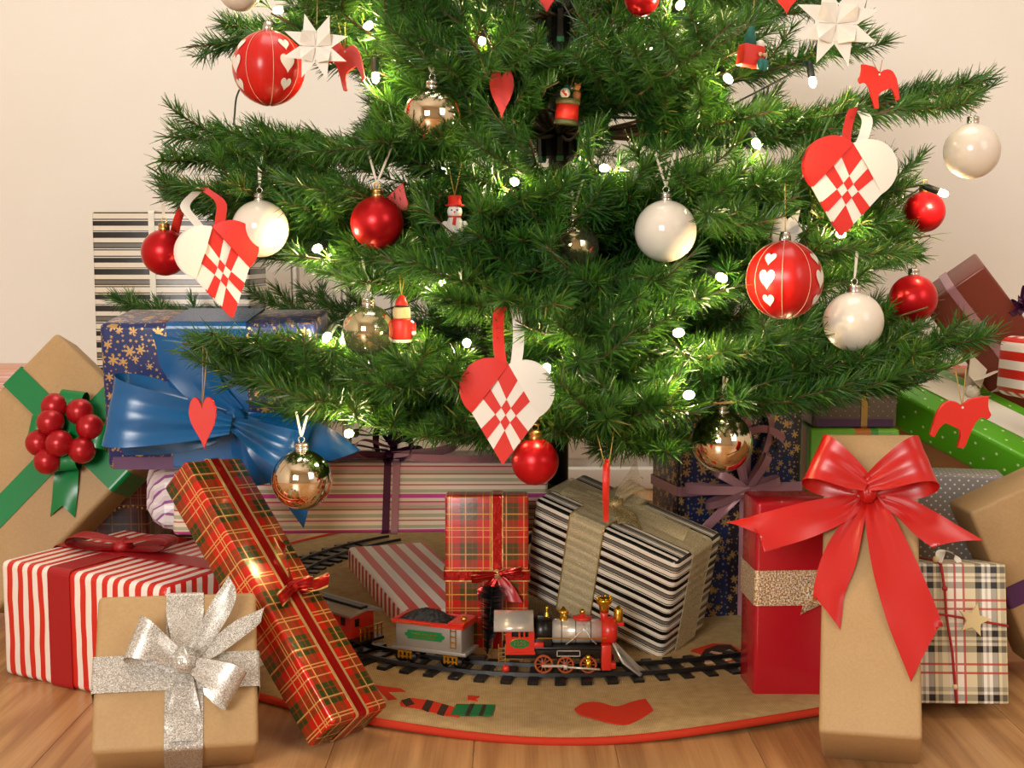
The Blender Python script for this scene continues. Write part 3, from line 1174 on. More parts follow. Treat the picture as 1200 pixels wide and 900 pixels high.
    g = gift('navy_gift', 'navy blue gift printed with gold stars and tied with mauve ribbons', base, (0, 0, yaw), sz, MT['navy_star'], .004)
    band('ribbon_strap', g, sz, 'yz', 0.005, 0.014, MV, .0014)
    band('ribbon_strap', g, sz, 'xy', 0.165, 0.012, MV, .002)
    b = part_empty('bow', g)
    fr = front(sz, .005, .020)
    for a_, L, h, tw in ((175, .085, .030, .5), (195, .060, .030, -.5), (20, .040, .030, .4), (-35, .038, .034, -.5), (150, .052, .018, .3), (60, .05, .02, .3)):
        loop(fr, a_, L, .012, h, .003, MV, b, pinch=.8, pleat=0, twist=tw)
    tail(fr, [(0, 0, .004, .010), (-.03, -.020, .012, .012), (-.062, -.052, .010, .012)], MV, b, cut=.8)
    tail(fr, [(0, 0, .004, .010), (-.01, .03, .010, .012), (-.016, .075, .006, .012)], MV, b, cut=.8)
    tail(fr, [(0, 0, .004, .010), (.018, .04, .012, .012), (.030, .085, .010, .012), (.016, .105, .01, .012)], MV, b, twist=.6)
    curl('curled_ribbon', [fr(-.005, .07, .006), fr(.02, .075, .012), fr(.042, .064, .014), fr(.046, .048, .010)], .009, MV, b, 24)
    knot(fr, .006, MT['gold_glitter'], b, .008)

    # --- glossy red box
    sz = (0.098, 0.062, 0.206)
    g = gift('red_gift', 'plain glossy red gift with a band of gold patterned tape', (0.292, 1.292, 0), (0, 0, 0.05), sz, MT['red_gloss'], .004)
    band('tape_band', g, sz, 'xy', 0.118, 0.036, MT['gold_tape'], .0012)
    fr = front(sz, 0.0, .012)
    tail(fr, [(.036, .012, .002, .014), (.020, .002, .006, .022), (-.004, -.008, .010, .026)], MT['gold_tape'], g, cut=.5, name='tape_end')

    # --- grey dotted box
    yaw = math.radians(-12)
    sz = (0.13, 0.05, 0.205)
    g = gift('grey_gift', 'grey gift with small white dots and a narrow white ribbon', (0.495, 1.452, 0), (0, 0, yaw), sz, MT['grey_dot'], .005)
    band('ribbon_strap', g, sz, 'yz', -0.040, 0.0085, MT['white_ribbon'], .0014)

    # --- cream tartan box with red cord and wooden stars
    sz = (0.105, 0.080, 0.1360)
    g = gift('cream_tartan_gift', 'cream, black and red tartan gift tied with red cord and wooden stars', (0.4340, 1.252, 0.0074), (-0.18, 0, -0.03), sz, MT['tartan_cream'], .0025)
    y = -sz[1] / 2 - .0016
    X0 = -.0085
    tube('cord', [(X0 - .003, y, sz[2]), (X0, y - .001, .110), (X0 + .001, y - .001, .085), (X0 + .006, y - .001, .05), (X0 + .009, y, .001)], .0013, MT['red_cord'], g)
    tube('cord', [(-sz[0] / 2, y, .090), (X0, y - .002, .0865), (.03, y - .001, .080), (sz[0] / 2, y, .076)], .0013, MT['red_cord'], g)
    tube('cord', [(X0 - .003, y, sz[2] - .001), (X0 - .004, -.02, sz[2] + .002), (X0 - .004, .03, sz[2] + .002)], .0013, MT['red_cord'], g)
    for p, r in (((X0, y - .001, .112), .0028), ((X0 + .008, y - .001, .017), .0026), ((X0 - .006, -.036, sz[2] + .004), .0034)):
        sphere('bead', p, r, MT['bare_wood'] if r != .0028 else MT['red_cord'], g, 12)
    sheet('wooden_star', star_poly(.0168, .0066), MT['bare_wood'], g, .003, Matrix.Translation((.018, y - .004, .082)) @ Matrix.Rotation(.25, 4, 'Y'), .0006)
    sheet('wooden_star', star_poly(.0165, .0066), MT['bare_wood'], g, .003, Matrix.Translation((-.026, y - .003, .084)) @ Matrix.Rotation(.5, 4, 'Y') @ Matrix.Rotation(.8, 4, 'Z'), .0006)
    tail(topf(sz, -.012, -.036), [(0, 0, .001, .006), (.006, .006, .012, .012), (.018, .006, .008, .012), (.022, .002, .001, .008)], MT['white_ribbon'], g, name='paper_curl')

    # --- kraft box at right edge
    sz = (0.1457, 0.0650, 0.190)
    g = gift('kraft_gift', 'tilted kraft paper gift with a purple ribbon beside the cream tartan gift', (0.6154 + .0095, 1.360, 0.0400), (0.0086, -0.4336, 0.0238), sz, MT['kraft'], .004)
    band('ribbon_strap', g, sz, 'xy', 0.088, 0.024, MT['purple_ribbon'], .0014)

    # --- green dotted box with wide white ribbon
    sz = (0.3400, 0.1045, 0.0520)
    g = gift('green_gift', 'lime green dotted gift sloping down, with a wide white ribbon and loops', (0.6422, 1.5837, 0.1824), (0.2576, 0.3507, -0.8617), sz, MT['green_dot'], .005)
    band('ribbon_strap', g, sz, 'xz', 0.006, 0.046, MT['white_ribbon'], .0014, .005)
    b = part_empty('bow', g)
    fr = topf(sz, -.105, .02)
    loop(fr, 120, .050, .034, .040, .002, MT['white_ribbon'], b, pinch=.7, pleat=0, twist=.7)
    loop(fr, 60, .046, .034, .044, .002, MT['white_ribbon'], b, pinch=.7, pleat=0, twist=-.6)
    knot(fr, .009, MT['white_ribbon'], b, .006)

    # --- kraft box under the green one, its shadow put into the paper colour
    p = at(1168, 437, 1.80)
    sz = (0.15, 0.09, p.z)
    g = gift('kraft_gift', 'kraft box with shadow painted into its paper, below the lime green gift', (p.x - .075, 1.846, 0), (0, 0, 0), sz, MT['kraft_shaded'])

    # --- brown box with purple ribbon
    sz = (0.0900, 0.0610, 0.2750)
    g = gift('brown_gift', 'chestnut brown gift leaning at an angle, with a narrow purple ribbon', (0.7464, 1.7055, 0.2125), (0.3553, -0.6403, -0.3568), sz, MT['brown'], .003)
    band('ribbon_strap', g, sz, 'yz', -0.004, 0.011, MV, .0014, .003)
    b = part_empty('bow', g)
    q = Euler((0.3553, -0.6403, -0.3568)).to_matrix().inverted() @ (at(1197, 358, 1.64) - Vector((0.7464, 1.7055, 0.2125)))
    for k in range(9):
        a = k * 2.4
        o = Vector((math.cos(a) * .012, math.sin(a) * .012, (k % 3) * .008 - .008))
        curl('loop', [q, q + o * .8 + Vector((0, -.006, 0)), q + o * 1.5, q + o * 1.0 + Vector((.004, .004, .006)), q], .008, PF, b, 14)

    # --- red box at the right, candy banded box
    p = at(1166, 437, 1.86)
    sz = (0.17, 0.12, p.z)
    g = gift('red_gift', 'matte bright red gift behind the red and white banded gift', (p.x + .066, 1.93, 0), (0, 0, 0), sz, MT['red_flat'])
    p = at(1186, 478, 1.53)
    q = at(1186, 397, 1.53)
    sz = (0.07, 0.07, (q - p).length - .010)
    g = gift('banded_gift', 'slim red and white banded gift standing upright on the lime green gift', p + Vector((.034, .02, .010)), (0, 0.06, .2), sz, MT['candy_stripe_h'], .012)

    # --- lime gift with grey dotted one on top
    p = at(953, 503, 1.62)
    sz = (0.115, 0.10, p.z)
    g = gift('lime_gift', 'lime green and orange gift standing behind the tall kraft gift', (p.x + .0535, 1.67, 0), (0, 0, 0), sz, MT['lime'])
    z0 = p.z + .001
    sz = (0.108, 0.09, 0.07)
    g = gift('taupe_gift', 'taupe dotted gift lying on top of the lime and orange gift', (p.x + .056, 1.675, z0), (0, 0, -.02), sz, MT['grey_dot_b'])
    box('purple_base_edge', (0, -sz[1] / 2 - .0006, .006), (sz[0] - .01, .0012, .010), bpy.data.materials['purple_paper_edge'], g)
    band('ribbon_strap', g, sz, 'yz', .012, .008, MT['gold_edge'], .0014)


gifts()

# ------------------------------------------------------------------ tree skirt
RC = Vector((0.05, 1.69, 0))     # centre of the toy railway


def skirt():
    g = thing('tree_skirt', 'round burlap tree skirt with red trim, spread on the floor', 'tree skirt', (TX, TY, 0))
    n, rings = 120, 14
    verts, faces = [], []
    for i in range(rings + 1):
        r = 0.02 + (0.5 - 0.02) * i / rings
        for k in range(n):
            a = 2 * math.pi * k / n
            z = 0.0035 + (0.0018 * math.sin(5 * a + 1.0) + 0.0015 * math.sin(9 * a)) * (i / rings) ** 2 + 0.001
            rr = r * (1 + 0.006 * math.sin(7 * a) * (i / rings) ** 3)
            verts.append((rr * math.cos(a), rr * math.sin(a), z))
    for i in range(rings):
        for k in range(n):
            k2 = (k + 1) % n
            faces.append((i * n + k, i * n + k2, (i + 1) * n + k2, (i + 1) * n + k))
    o = mesh('burlap_cloth', verts, faces, MT['burlap'], g, True)
    md = o.modifiers.new('thickness', 'SOLIDIFY')
    md.thickness = 0.002
    edge = [Vector(v) for v in verts[-n:]]
    v2, f2 = tube_data([e * 1.002 + Vector((0, 0, .0005)) for e in edge], 0.0042, 8, True)
    mesh('trim', v2, f2, MT['felt_trim'], g, True)

    def patch(name, pts, mat, h=0.0058, th=0.0012):
        bm = bmesh.new()
        P = [on(x, y, h) - Vector((TX, TY, 0)) for x, y in pts]
        a = [bm.verts.new(p) for p in P]
        b = [bm.verts.new(p + Vector((0, 0, th))) for p in P]
        bm.faces.new(a)
        bm.faces.new(b)
        for i in range(len(P)):
            bm.faces.new((a[i], a[(i + 1) % len(P)], b[(i + 1) % len(P)], b[i]))
        bmesh.ops.triangulate(bm, faces=[f for f in bm.faces if len(f.verts) > 4])
        return from_bm(name, bm, mat, g)
    patch('heart_patch', [tuple(p) for p in cr([(673, 832, ), (684, 825), (702, 824), (722, 829), (742, 823), (758, 820), (772, 822), (773, 828), (760, 838), (745, 846), (731, 850), (712, 847), (694, 842), (680, 838), (673, 832)], 50)[:-1]], MT['felt_red'])
    # printed candy cane and parcels near the left
    patch('candy_print', [(468, 824), (482, 819), (505, 822), (540, 832), (538, 841), (520, 839), (490, 832), (470, 829)], MT['felt_red'])
    patch('candy_print', [(470, 822), (480, 819), (486, 826), (476, 829)], MT['felt_dark'], .0062)
    patch('candy_print', [(500, 821), (508, 823), (502, 835), (494, 832)], MT['felt_dark'], .0062)
    patch('candy_print', [(518, 826), (526, 828), (520, 839), (512, 837)], MT['felt_dark'], .0062)
    patch('parcel_print', [(535, 826), (580, 827), (576, 839), (528, 839)], MT['felt_green'], .0062)
    patch('parcel_print', [(551, 826), (556, 826), (550, 839), (545, 839)], MT['felt_dark'], .0066)
    patch('parcel_print', [(566, 827), (570, 827), (566, 839), (561, 839)], MT['felt_dark'], .0066)
    patch('ribbon_print', [(440, 804), (470, 808), (476, 812), (455, 812), (466, 821), (455, 822), (446, 812)], MT['felt_red'])
    patch('ribbon_print', [(548, 816), (562, 817), (556, 820), (560, 822), (548, 821)], MT['felt_red'])
    # printed doll face with red hood
    patch('hood_print', [(797, 774), (812, 762), (835, 755), (856, 756), (870, 764), (872, 772), (850, 778), (815, 782), (800, 783)], MT['felt_red'])
    patch('hair_print', [(820, 771), (826, 762), (840, 757), (856, 757), (865, 764), (866, 771), (845, 777), (822, 779)], MT['felt_dark'], .0062)
    patch('face_print', [(825, 770), (834, 764), (845, 766), (855, 762), (862, 766), (863, 772), (846, 777), (826, 779)], MT['skin'], .0066)
    for x, y in ((838, 769), (853, 767)):
        patch('eye_print', [(x - 2.5, y), (x, y - 1.5), (x + 2.5, y), (x, y + 1.8)], MT['felt_dark'], .0070)
    patch('dress_print', [(868, 823), (886, 819), (892, 835), (882, 838)], MT['felt_red'])
    patch('flower_print', [(838, 806), (850, 803), (862, 806), (876, 803), (884, 808), (868, 814), (850, 812)], MT['felt_dark'])
    patch('flower_print', [(846, 806), (856, 804), (860, 809), (850, 811)], MT['felt_red'], .0062)
    patch('flower_print', [(862, 807), (874, 805), (878, 809), (866, 812)], MT['skin'], .0062)


skirt()

# ------------------------------------------------------------------ toy railway
RM = 0.364


R2 = 0.55                        # the right-hand stretch curves more gently


def ring_pos(th, off=0.0):
    """point of the track centre line (off: outwards); th = 0 is the middle front"""
    if th <= 0:
        c, r = Vector((RC.x, RC.y, 0)), RM
    else:
        c, r = Vector((RC.x, RC.y - RM + R2, 0)), R2
    return c + Vector((math.sin(th), -math.cos(th), 0)) * (r + off)


def railway():
    g = thing('toy_track', 'black plastic toy railway track curving across the burlap skirt', 'toy track', (RC.x, RC.y, 0.0062))
    O = Vector((RC.x, RC.y, 0))
    ths = [math.radians(a) for a in np.concatenate([np.linspace(-140, 0, 60), np.linspace(1.5, 36, 24)])]
    for off in (-.016, .016):
        verts, faces = [], []
        for th in ths:
            d = Vector((math.sin(th), -math.cos(th), 0))
            p = ring_pos(th, off) - O
            for (o, z) in ((-.0022, .003), (.0022, .003), (.0014, .0072), (-.0014, .0072)):
                verts.append(p + d * o + Vector((0, 0, z)))
        n = len(ths)
        for k in range(n - 1):
            for q in range(4):
                q2 = (q + 1) % 4
                faces.append((k * 4 + q, k * 4 + q2, (k + 1) * 4 + q2, (k + 1) * 4 + q))
        faces += [(0, 1, 2, 3), tuple((n - 1) * 4 + q for q in (3, 2, 1, 0))]
        mesh('rail', verts, faces, MT['track'], g)
    bm = bmesh.new()
    bm_box(bm, (0, 0, .0018), (.0115, .070, .0042))
    me = bpy.data.meshes.new('sleeper')
    bmesh.ops.bevel(bm, geom=bm.edges[:], offset=.0006, segments=1, affect='EDGES')
    bm.to_mesh(me)
    bm.free()
    me.materials.append(MT['track'])
    step = .026
    spots = [-k * step / RM for k in range(int(math.radians(139) * RM / step))] + [k * step / R2 for k in range(1, int(math.radians(35.5) * R2 / step))]
    for th in spots:
        o = bpy.data.objects.new('sleeper', me)
        COL.objects.link(o)
        o.parent = g
        o.location = ring_pos(th) - O
        o.rotation_euler = (0, 0, th)


railway()
ZR = 0.0136                      # top of the rails


def wheel(name, x, y, r, mat, parent, spokes=10, th=.003):
    """spoked wheel facing -y"""
    w = part_empty(name, parent)
    bm = bmesh.new()
    n = 24
    def ring(ro, ri, y0, y1):
        vs = []
        for k in range(n):
            a = 2 * math.pi * k / n
            vs.append([bm.verts.new((x + q * math.cos(a), yy, ZR + r + q * math.sin(a))) for q, yy in ((ro, y0), (ro, y1), (ri, y1), (ri, y0))])
        for k in range(n):
            a, b = vs[k], vs[(k + 1) % n]
            for q in range(4):
                bm.faces.new((a[q], a[(q + 1) % 4], b[(q + 1) % 4], b[q]))
    ring(r, r * .80, y - th / 2, y + th / 2)
    ring(r * .28, r * .02, y - th * .7, y + th / 2)
    for k in range(spokes):
        a = 2 * math.pi * k / spokes
        bm_box(bm, (x + r * .52 * math.cos(a), y, ZR + r + r * .52 * math.sin(a)), (r * .62, th * .6, .0009), Matrix.Rotation(-a, 3, 'Y'))
    from_bm(name + '_rim', bm, mat, w)
    lathe('wheel_disc', [(r * .78, 0), (r * .78, .001)], MT['train_black'], w, 20, Matrix.Translation((x, y + th * .5, ZR + r)) @ Matrix.Rotation(math.pi / 2, 4, 'X'))
    return w


def locomotive():
    p = ring_pos(0.0)
    g = thing('toy_locomotive', 'toy steam locomotive in red, black and silver with gold trim on the track', 'toy train', (p.x, p.y, 0))
    X = lambda px: (px - 660) / 1131
    Z = lambda py: ZR + (806 - py) / 1131
    hw = .0165
    R, K, SV, GD = MT['train_red'], MT['train_black'], MT['train_silver'], MT['train_gold']
    box('frame', ((X(592) + X(722)) / 2, 0, Z(783)), (X(722) - X(592), .024, .013), K, g, .001)
    box('running_board', ((X(630) + X(712)) / 2, 0, Z(776)), (X(712) - X(630), .036, .003), K, g, .0006)
    AX = lambda px, zz: Matrix.Translation((X(px), 0, zz)) @ Matrix.Rotation(math.pi / 2, 4, 'Y')
    zc = Z(760)
    lathe('boiler', [(.0128, 0), (.0128, X(711) - X(650))], SV, g, 36, AX(650, zc))
    for px in (662, 679, 697):
        lathe('boiler_band', [(.0131, 0), (.0131, .0007)], K, g, 36, AX(px, zc))
    lathe('firebox', [(.0142, 0), (.0142, X(651) - X(628))], K, g, 30, AX(628, Z(759)))
    box('firebox_base', ((X(628) + X(651)) / 2, 0, Z(772)), (X(651) - X(628), .026, .014), K, g, .001)
    lathe('smokebox', [(.0118, 0), (.0148, .0005), (.0148, X(724) - X(710)), (.0125, X(728) - X(710)), (.004, X(730) - X(710))], R, g, 36, AX(710, zc))
    lathe('chimney', [(.0042, 0), (.0036, .008), (.0050, Z(737) - Z(752))], R, g, 20, Matrix.Translation((X(714), 0, Z(752))))
    cz = Z(737)
    lathe('chimney_crown', [(.0048, 0), (.0055, .006), (.0088, .012), (.0088, .0145), (.006, .015), (.005, .010)], GD, g, 20, Matrix.Translation((X(714), 0, cz)))
    for k in range(9):
        a = 2 * math.pi * k / 9
        sphere('crown_point', (X(714) + .0078 * math.cos(a), .0078 * math.sin(a), cz + .0155), .0014, GD, g, 8)
    lathe('headlight', [(.0042, 0), (.0048, .002), (.0048, .013), (.0030, .015), (.0014, .017)], GD, g, 18, Matrix.Translation((X(731), 0, Z(749))))
    box('headlight_bracket', ((X(726) + X(736)) / 2, 0, Z(751)), (X(737) - X(724), .008, .004), R, g, .0005)
    lathe('sand_dome', [(.0062, 0), (.0045, .002), (.0045, .009), (.0056, .0095), (.0056, .012), (.003, .014), (.0012, .0165)], GD, g, 20, Matrix.Translation((X(665), 0, Z(749))))
    lathe('steam_dome', [(.0028, 0), (.0028, .003), (.0100, .0035), (.0104, .0055), (.0035, .0065), (.0025, .009), (.0008, .0105)], R, g, 24, Matrix.Translation((X(688), 0, Z(749))))
    sphere('dome_cap', (X(688), 0, Z(741) + .004), .0030, GD, g, 12)
    lathe('bell', [(.0032, 0), (.0028, .0015), (.0018, .004), (.0010, .006), (.0018, .009), (.0016, .0105), (.0004, .012)], GD, g, 14, Matrix.Translation((X(645), -.006, Z(741))))
    box('bell_dome', (X(642), 0, Z(742)), (.016, .016, .006), K, g, .001)
    box('handrail', ((X(634) + X(716)) / 2, -.0152, Z(764)), (X(716) - X(634), .0011, .0011), GD, g)
    tube('pipe', [(X(668), -.0133, Z(772)), (X(676), -.0136, Z(766)), (X(686), -.0134, Z(756)), (X(689), -.0100, Z(749))], .0007, SV, g, 6)
    tube('pipe', [(X(690), -.0120, Z(752)), (X(696), -.0136, Z(764)), (X(704), -.0134, Z(772))], .0007, SV, g, 6)
    # cab with window openings
    cx0, cx1 = X(596), X(630)
    zb, zt = Z(783), Z(752)
    wz0, wz1 = Z(762), Z(755)
    cab = part_empty('cab', g)
    for sgn in (-1, 1):
        bm = bmesh.new()
        y = sgn * (hw + .0005)
        bm_box(bm, ((cx0 + cx1) / 2, y, (zb + wz0) / 2), (cx1 - cx0, .002, wz0 - zb))
        bm_box(bm, ((cx0 + cx1) / 2, y, (zt + wz1) / 2), (cx1 - cx0, .002, zt - wz1))
        for a, b in ((596, 603), (611, 613.5), (617, 619), (623, 630)):
            bm_box(bm, ((X(a) + X(b)) / 2, y, (wz0 + wz1) / 2), (X(b) - X(a), .002, wz1 - wz0))
        from_bm('cab_side', bm, R, cab)
    box('cab_front', (cx1 - .001, 0, (zb + zt) / 2), (.002, 2 * hw, zt - zb), R, cab)
    box('cab_floor', ((cx0 + cx1) / 2, 0, zb), (cx1 - cx0, 2 * hw, .002), R, cab)
    box('cab_interior', ((cx0 + cx1) / 2, 0, (zb + zt) / 2), (cx1 - cx0 - .006, 2 * hw - .006, zt - zb - .001), K, cab)
    box('cab_step', ((X(596) + X(631)) / 2, -hw - .002, Z(781)), (X(631) - X(596), .003, .002), R, cab)
    box('side_tank', ((X(629) + X(641)) / 2, -hw + .002, Z(773)), (X(641) - X(629), .006, Z(769) - Z(777)), R, cab, .0006)
    # badge
    pl = [(.0098 * math.cos(t) + X(612.5), .0048 * math.sin(t) + Z(769.5)) for t in np.linspace(0, 2 * math.pi, 33)[:-1]]
    pg = [(.0105 * math.cos(t) + X(612.5), .0055 * math.sin(t) + Z(769.5)) for t in np.linspace(0, 2 * math.pi, 33)[:-1]]
    bd = sheet('badge', pl, MT['train_green'], g, .0012, None, 0, -hw - .0020)
    sheet('badge_rim', pg, GD, g, .0012, None, 0, -hw - .0015)
    text_mesh('badge_number', '1225', .0068, GD, g, Matrix.Translation((X(612.5), -hw - .0030, Z(769))) @ Matrix.Rotation(math.pi / 2, 4, 'X'))
    # curved roof
    verts, faces = [], []
    for i, x in enumerate((X(582), X(629))):
        for k in range(13):
            a = math.radians(18 + 144 * k / 12)
            verts.append((x, -.0235 * math.cos(a), Z(757) + .0215 * math.sin(a) - .004))
    faces = [(k, k + 1, 13 + k + 1, 13 + k) for k in range(12)]
    o = mesh('cab_roof', verts, faces, SV, g, True)
    md = o.modifiers.new('thickness', 'SOLIDIFY')
    md.thickness = .0014
    box('roof_vent', (X(612), -.008, Z(740.5)), (X(622) - X(602), .002, .0008), MT['train_grey'], g)
    # ladder
    for px in (587.5, 595.5):
        box('ladder_rail', (X(px), -hw, Z(782)), (.0009, .0012, Z(771) - Z(793)), MT['gold_cap'], g)
    for py in (776, 781, 786, 791):
        box('ladder_rung', (X(591.5), -hw, Z(py)), (.0075, .0012, .0010), MT['gold_cap'], g)
    # front: piston block, buffer, cowcatcher
    for sgn in (-1, 1):
        box('cylinder_block', ((X(710) + X(721)) / 2, sgn * .0145, Z(787)), (X(722) - X(710), .010, Z(772) - Z(803)), R, g, .0012)
        box('cylinder_foot', ((X(712) + X(727)) / 2, sgn * .0145, Z(797)), (X(727) - X(712), .009, .007), R, g, .0012)
        lathe('steam_piston', [(.0034, 0), (.0034, .013)], GD, g, 14, Matrix.Translation((X(694), sgn * .0185, Z(802))))
        sphere('piston_cap', (X(694), sgn * .0185, Z(786)), .0032, GD, g, 12)
    verts, faces = [], []
    nb = 9
    for k in range(nb):
        t = k / (nb - 1) - .5
        a = (X(724), t * .024, Z(772))
        b = (X(764) - abs(t) * .014, t * .034, ZR - .003)
        bm = bmesh.new()
        v, f = tube_data([a, ((a[0] + b[0]) / 2 - .004, (a[1] + b[1]) / 2, (a[2] + b[2]) / 2 - .003), b], .0014, 6)
        mesh('cowcatcher_bar', v, f, SV, g, True)
    mesh('cowcatcher_plate', [(X(724), -.012, Z(773)), (X(724), .012, Z(773)), (X(757), .017, ZR - .0025), (X(762), 0, ZR - .0025), (X(757), -.017, ZR - .0025)], [(0, 1, 2, 3, 4)], SV, g)
    sphere('buffer', (X(596), -.016, Z(801)), .0042, R, g, 14)
    # wheels and rods
    for sgn in (-1, 1):
        y = sgn * .0165
        for px, r in ((641, .0098), (667, .0090), (694, .0090)):
            wheel('wheel', X(px), y, r, MT['wheel'], g)
        if sgn < 0:
            bm = bmesh.new()
            bm_box(bm, ((X(641) + X(667)) / 2, y - .004, Z(796)), (X(667) - X(641) + .004, .0016, .0024))
            from_bm('coupling_rod', bm, SV, g)
            a, b = Vector((X(667), y - .005, Z(797))), Vector((X(708), y - .005, Z(800)))
            tube('connecting_rod', [a, b], .0012, SV, g, 6)
            lathe('crank_pin', [(.0024, 0), (.0024, .004)], SV, g, 12, Matrix.Translation((X(667), y - .003, Z(797))) @ Matrix.Rotation(math.pi / 2, 4, 'X'))
            bm = bmesh.new()
            for (c, s) in (((X(670.5), y - .001, Z(778.5)), (X(683) - X(657), .002, .0008)), ((X(670.5), y - .001, Z(785)), (X(683) - X(657), .002, .0008)), ((X(657), y - .001, Z(782)), (.0008, .002, .0062)), ((X(684), y - .001, Z(782)), (.0008, .002, .0062))):
                bm_box(bm, c, s)
            from_bm('slide_frame', bm, SV, g)


def car_wheels(g, xs, mat, gold=True):
    for x in xs:
        for sgn in (-1, 1):
            for dx in (-.007, .007):
                lathe('wheel', [(.0052, 0), (.0052, .003)], MT['train_black'], g, 16, Matrix.Translation((x + dx, sgn * .0135 + .0015, ZR + .0052)) @ Matrix.Rotation(math.pi / 2, 4, 'X'))
            bm = bmesh.new()
            y = sgn * .0165
            bm_box(bm, (x, y, ZR + .012), (.0165, .0016, .0022))
            bm_box(bm, (x, y, ZR + .0065), (.0165, .0016, .0016))
            for dx in (-.007, -.0025, .0025, .007):
                bm_box(bm, (x + dx, y, ZR + .0085), (.0024, .0018, .0085))
            from_bm('bogie_frame', bm, mat, g)
        box('bogie_bolster', (x, 0, ZR + .0095), (.012, .026, .006), MT['train_black'], g)


def tender():
    th = math.radians(-21.5)
    p = ring_pos(th)
    g = thing('toy_tender', 'grey toy coal tender with red rim and green nameplate behind the locomotive', 'toy train', (p.x, p.y, 0), (0, 0, th))
    z0, z1 = ZR + .0155, ZR + .0445
    L = .078
    box('chassis', (0, 0, z0), (L + .010, .036, .004), MT['train_grey'], g, .0006)
    box('body', (0, 0, (z0 + z1) / 2), (L, .034, z1 - z0), MT['train_grey'], g, .0012)
    bm = bmesh.new()
    for (c, s) in (((0, -.0185, z1 + .001), (L + .006, .004, .004)), ((0, .0185, z1 + .001), (L + .006, .004, .004)), ((-L / 2, 0, z1 + .001), (.005, .036, .004)), ((L / 2 - .006, 0, z1 + .002), (.018, .036, .006))):
        bm_box(bm, c, s)
    from_bm('rim', bm, MT['train_red'], g)
    sphere('filler_cap', (L / 2 - .002, -.006, z1 + .007), .0032, MT['train_gold'], g, 12)
    # coal heap
    bm = bmesh.new()
    bmesh.ops.create_grid(bm, x_segments=30, y_segments=14, size=0.5)
    for v in bm.verts:
        x, y = v.co.x, v.co.y
        h = max(0, 1 - (abs(x) * 2) ** 2.4) * max(0, 1 - (abs(y) * 2) ** 2.2)
        v.co = Vector((x * .052 - .008, y * .031, z1 + .001 + h * .010 + rnd.uniform(0, .0022)))
    from_bm('coal_heap', bm, MT['coal'], g, kind='stuff')
    bm = bmesh.new()
    bm_box(bm, (-.004, -.0175, (z0 + z1) / 2 + .002), (.046, .0014, .0095))
    bmesh.ops.bevel(bm, geom=[e for e in bm.edges if abs(e.verts[0].co.y - e.verts[1].co.y) > 1e-4], offset=.003, segments=3, affect='EDGES')
    pl = from_bm('nameplate', bm, MT['train_green'], g)
    for dz, w in ((.0018, .030), (-.0018, .024)):
        bm = bmesh.new()
        n = 14
        for k in range(n):
            if k in (5, 9):
                continue
            bm_box(bm, (-.004 - w / 2 + w * (k + .5) / n, -.0184, (z0 + z1) / 2 + .002 + dz), (w / n * .6, .0004, .0013 if k % 3 else .0017))
        from_bm('nameplate_lettering', bm, MT['train_gold'], g)
    for x in (L / 2 - .0125, L / 2 - .0065):
        box('ladder_rail', (x, -.0178, (z0 + z1) / 2 + .002), (.0009, .0012, .021), MT['train_gold'], g)
    for k in range(4):
        box('ladder_rung', (L / 2 - .0095, -.0178, z0 + .007 + k * .006), (.006, .0012, .0010), MT['train_gold'], g)
    box('handrail', (-.016, -.0205, z1 + .0005), (.044, .0012, .0012), MT['gold_cap'], g)
    car_wheels(g, (-.028, .026), MT['train_gold'])
    box('coupling', (L / 2 + .012, 0, ZR + .010), (.018, .008, .004), MT['train_black'], g)


def caboose():
    th = math.radians(-43.0)
    p = ring_pos(th)
    g = thing('toy_caboose', 'red toy railway wagon with a grey roof, half hidden by the long tartan gift', 'toy train', (p.x, p.y, 0), (0, 0, th))
    z0, z1 = ZR + .013, ZR + .041
    L = .086
    box('body', (0, 0, (z0 + z1) / 2), (L, .034, z1 - z0), MT['train_red'], g, .001)
    for x in (-.030, -.010, .010, .030):
        box('window', (x, -.0172, (z0 + z1) / 2 + .005), (.0065, .0012, .009), MT['ink'], g)
    box('end_window', (L / 2, -.008, (z0 + z1) / 2 + .004), (.0012, .006, .009), MT['ink'], g)
    bm = bmesh.new()
    for s in (-1, 1):
        bm_box(bm, (0, s * .0115, z1 + .0022), (L + .014, .0245, .0022), Matrix.Rotation(-s * .16, 3, 'X'))
    from_bm('roof', bm, MT['roof_grey'], g)
    box('roof_walk', (0, 0, z1 + .0062), (L + .006, .010, .0030), MT['train_black'], g)
    box('platform', (L / 2 + .008, 0, z0), (.018, .034, .003), MT['train_black'], g)
    bm = bmesh.new()
    for k in range(6):
        bm_box(bm, (L / 2 + .015, -.015 + k * .006, z0 + .008), (.0012, .0012, .016))
    bm_box(bm, (L / 2 + .015, 0, z0 + .016), (.0014, .034, .0014))
    bm_box(bm, (L / 2 + .015, 0, z0 + .010), (.0014, .034, .0012))
    from_bm('railing', bm, MT['train_gold'], g)
    car_wheels(g, (-.030, .030), MT['train_gold'])


locomotive()
tender()
caboose()


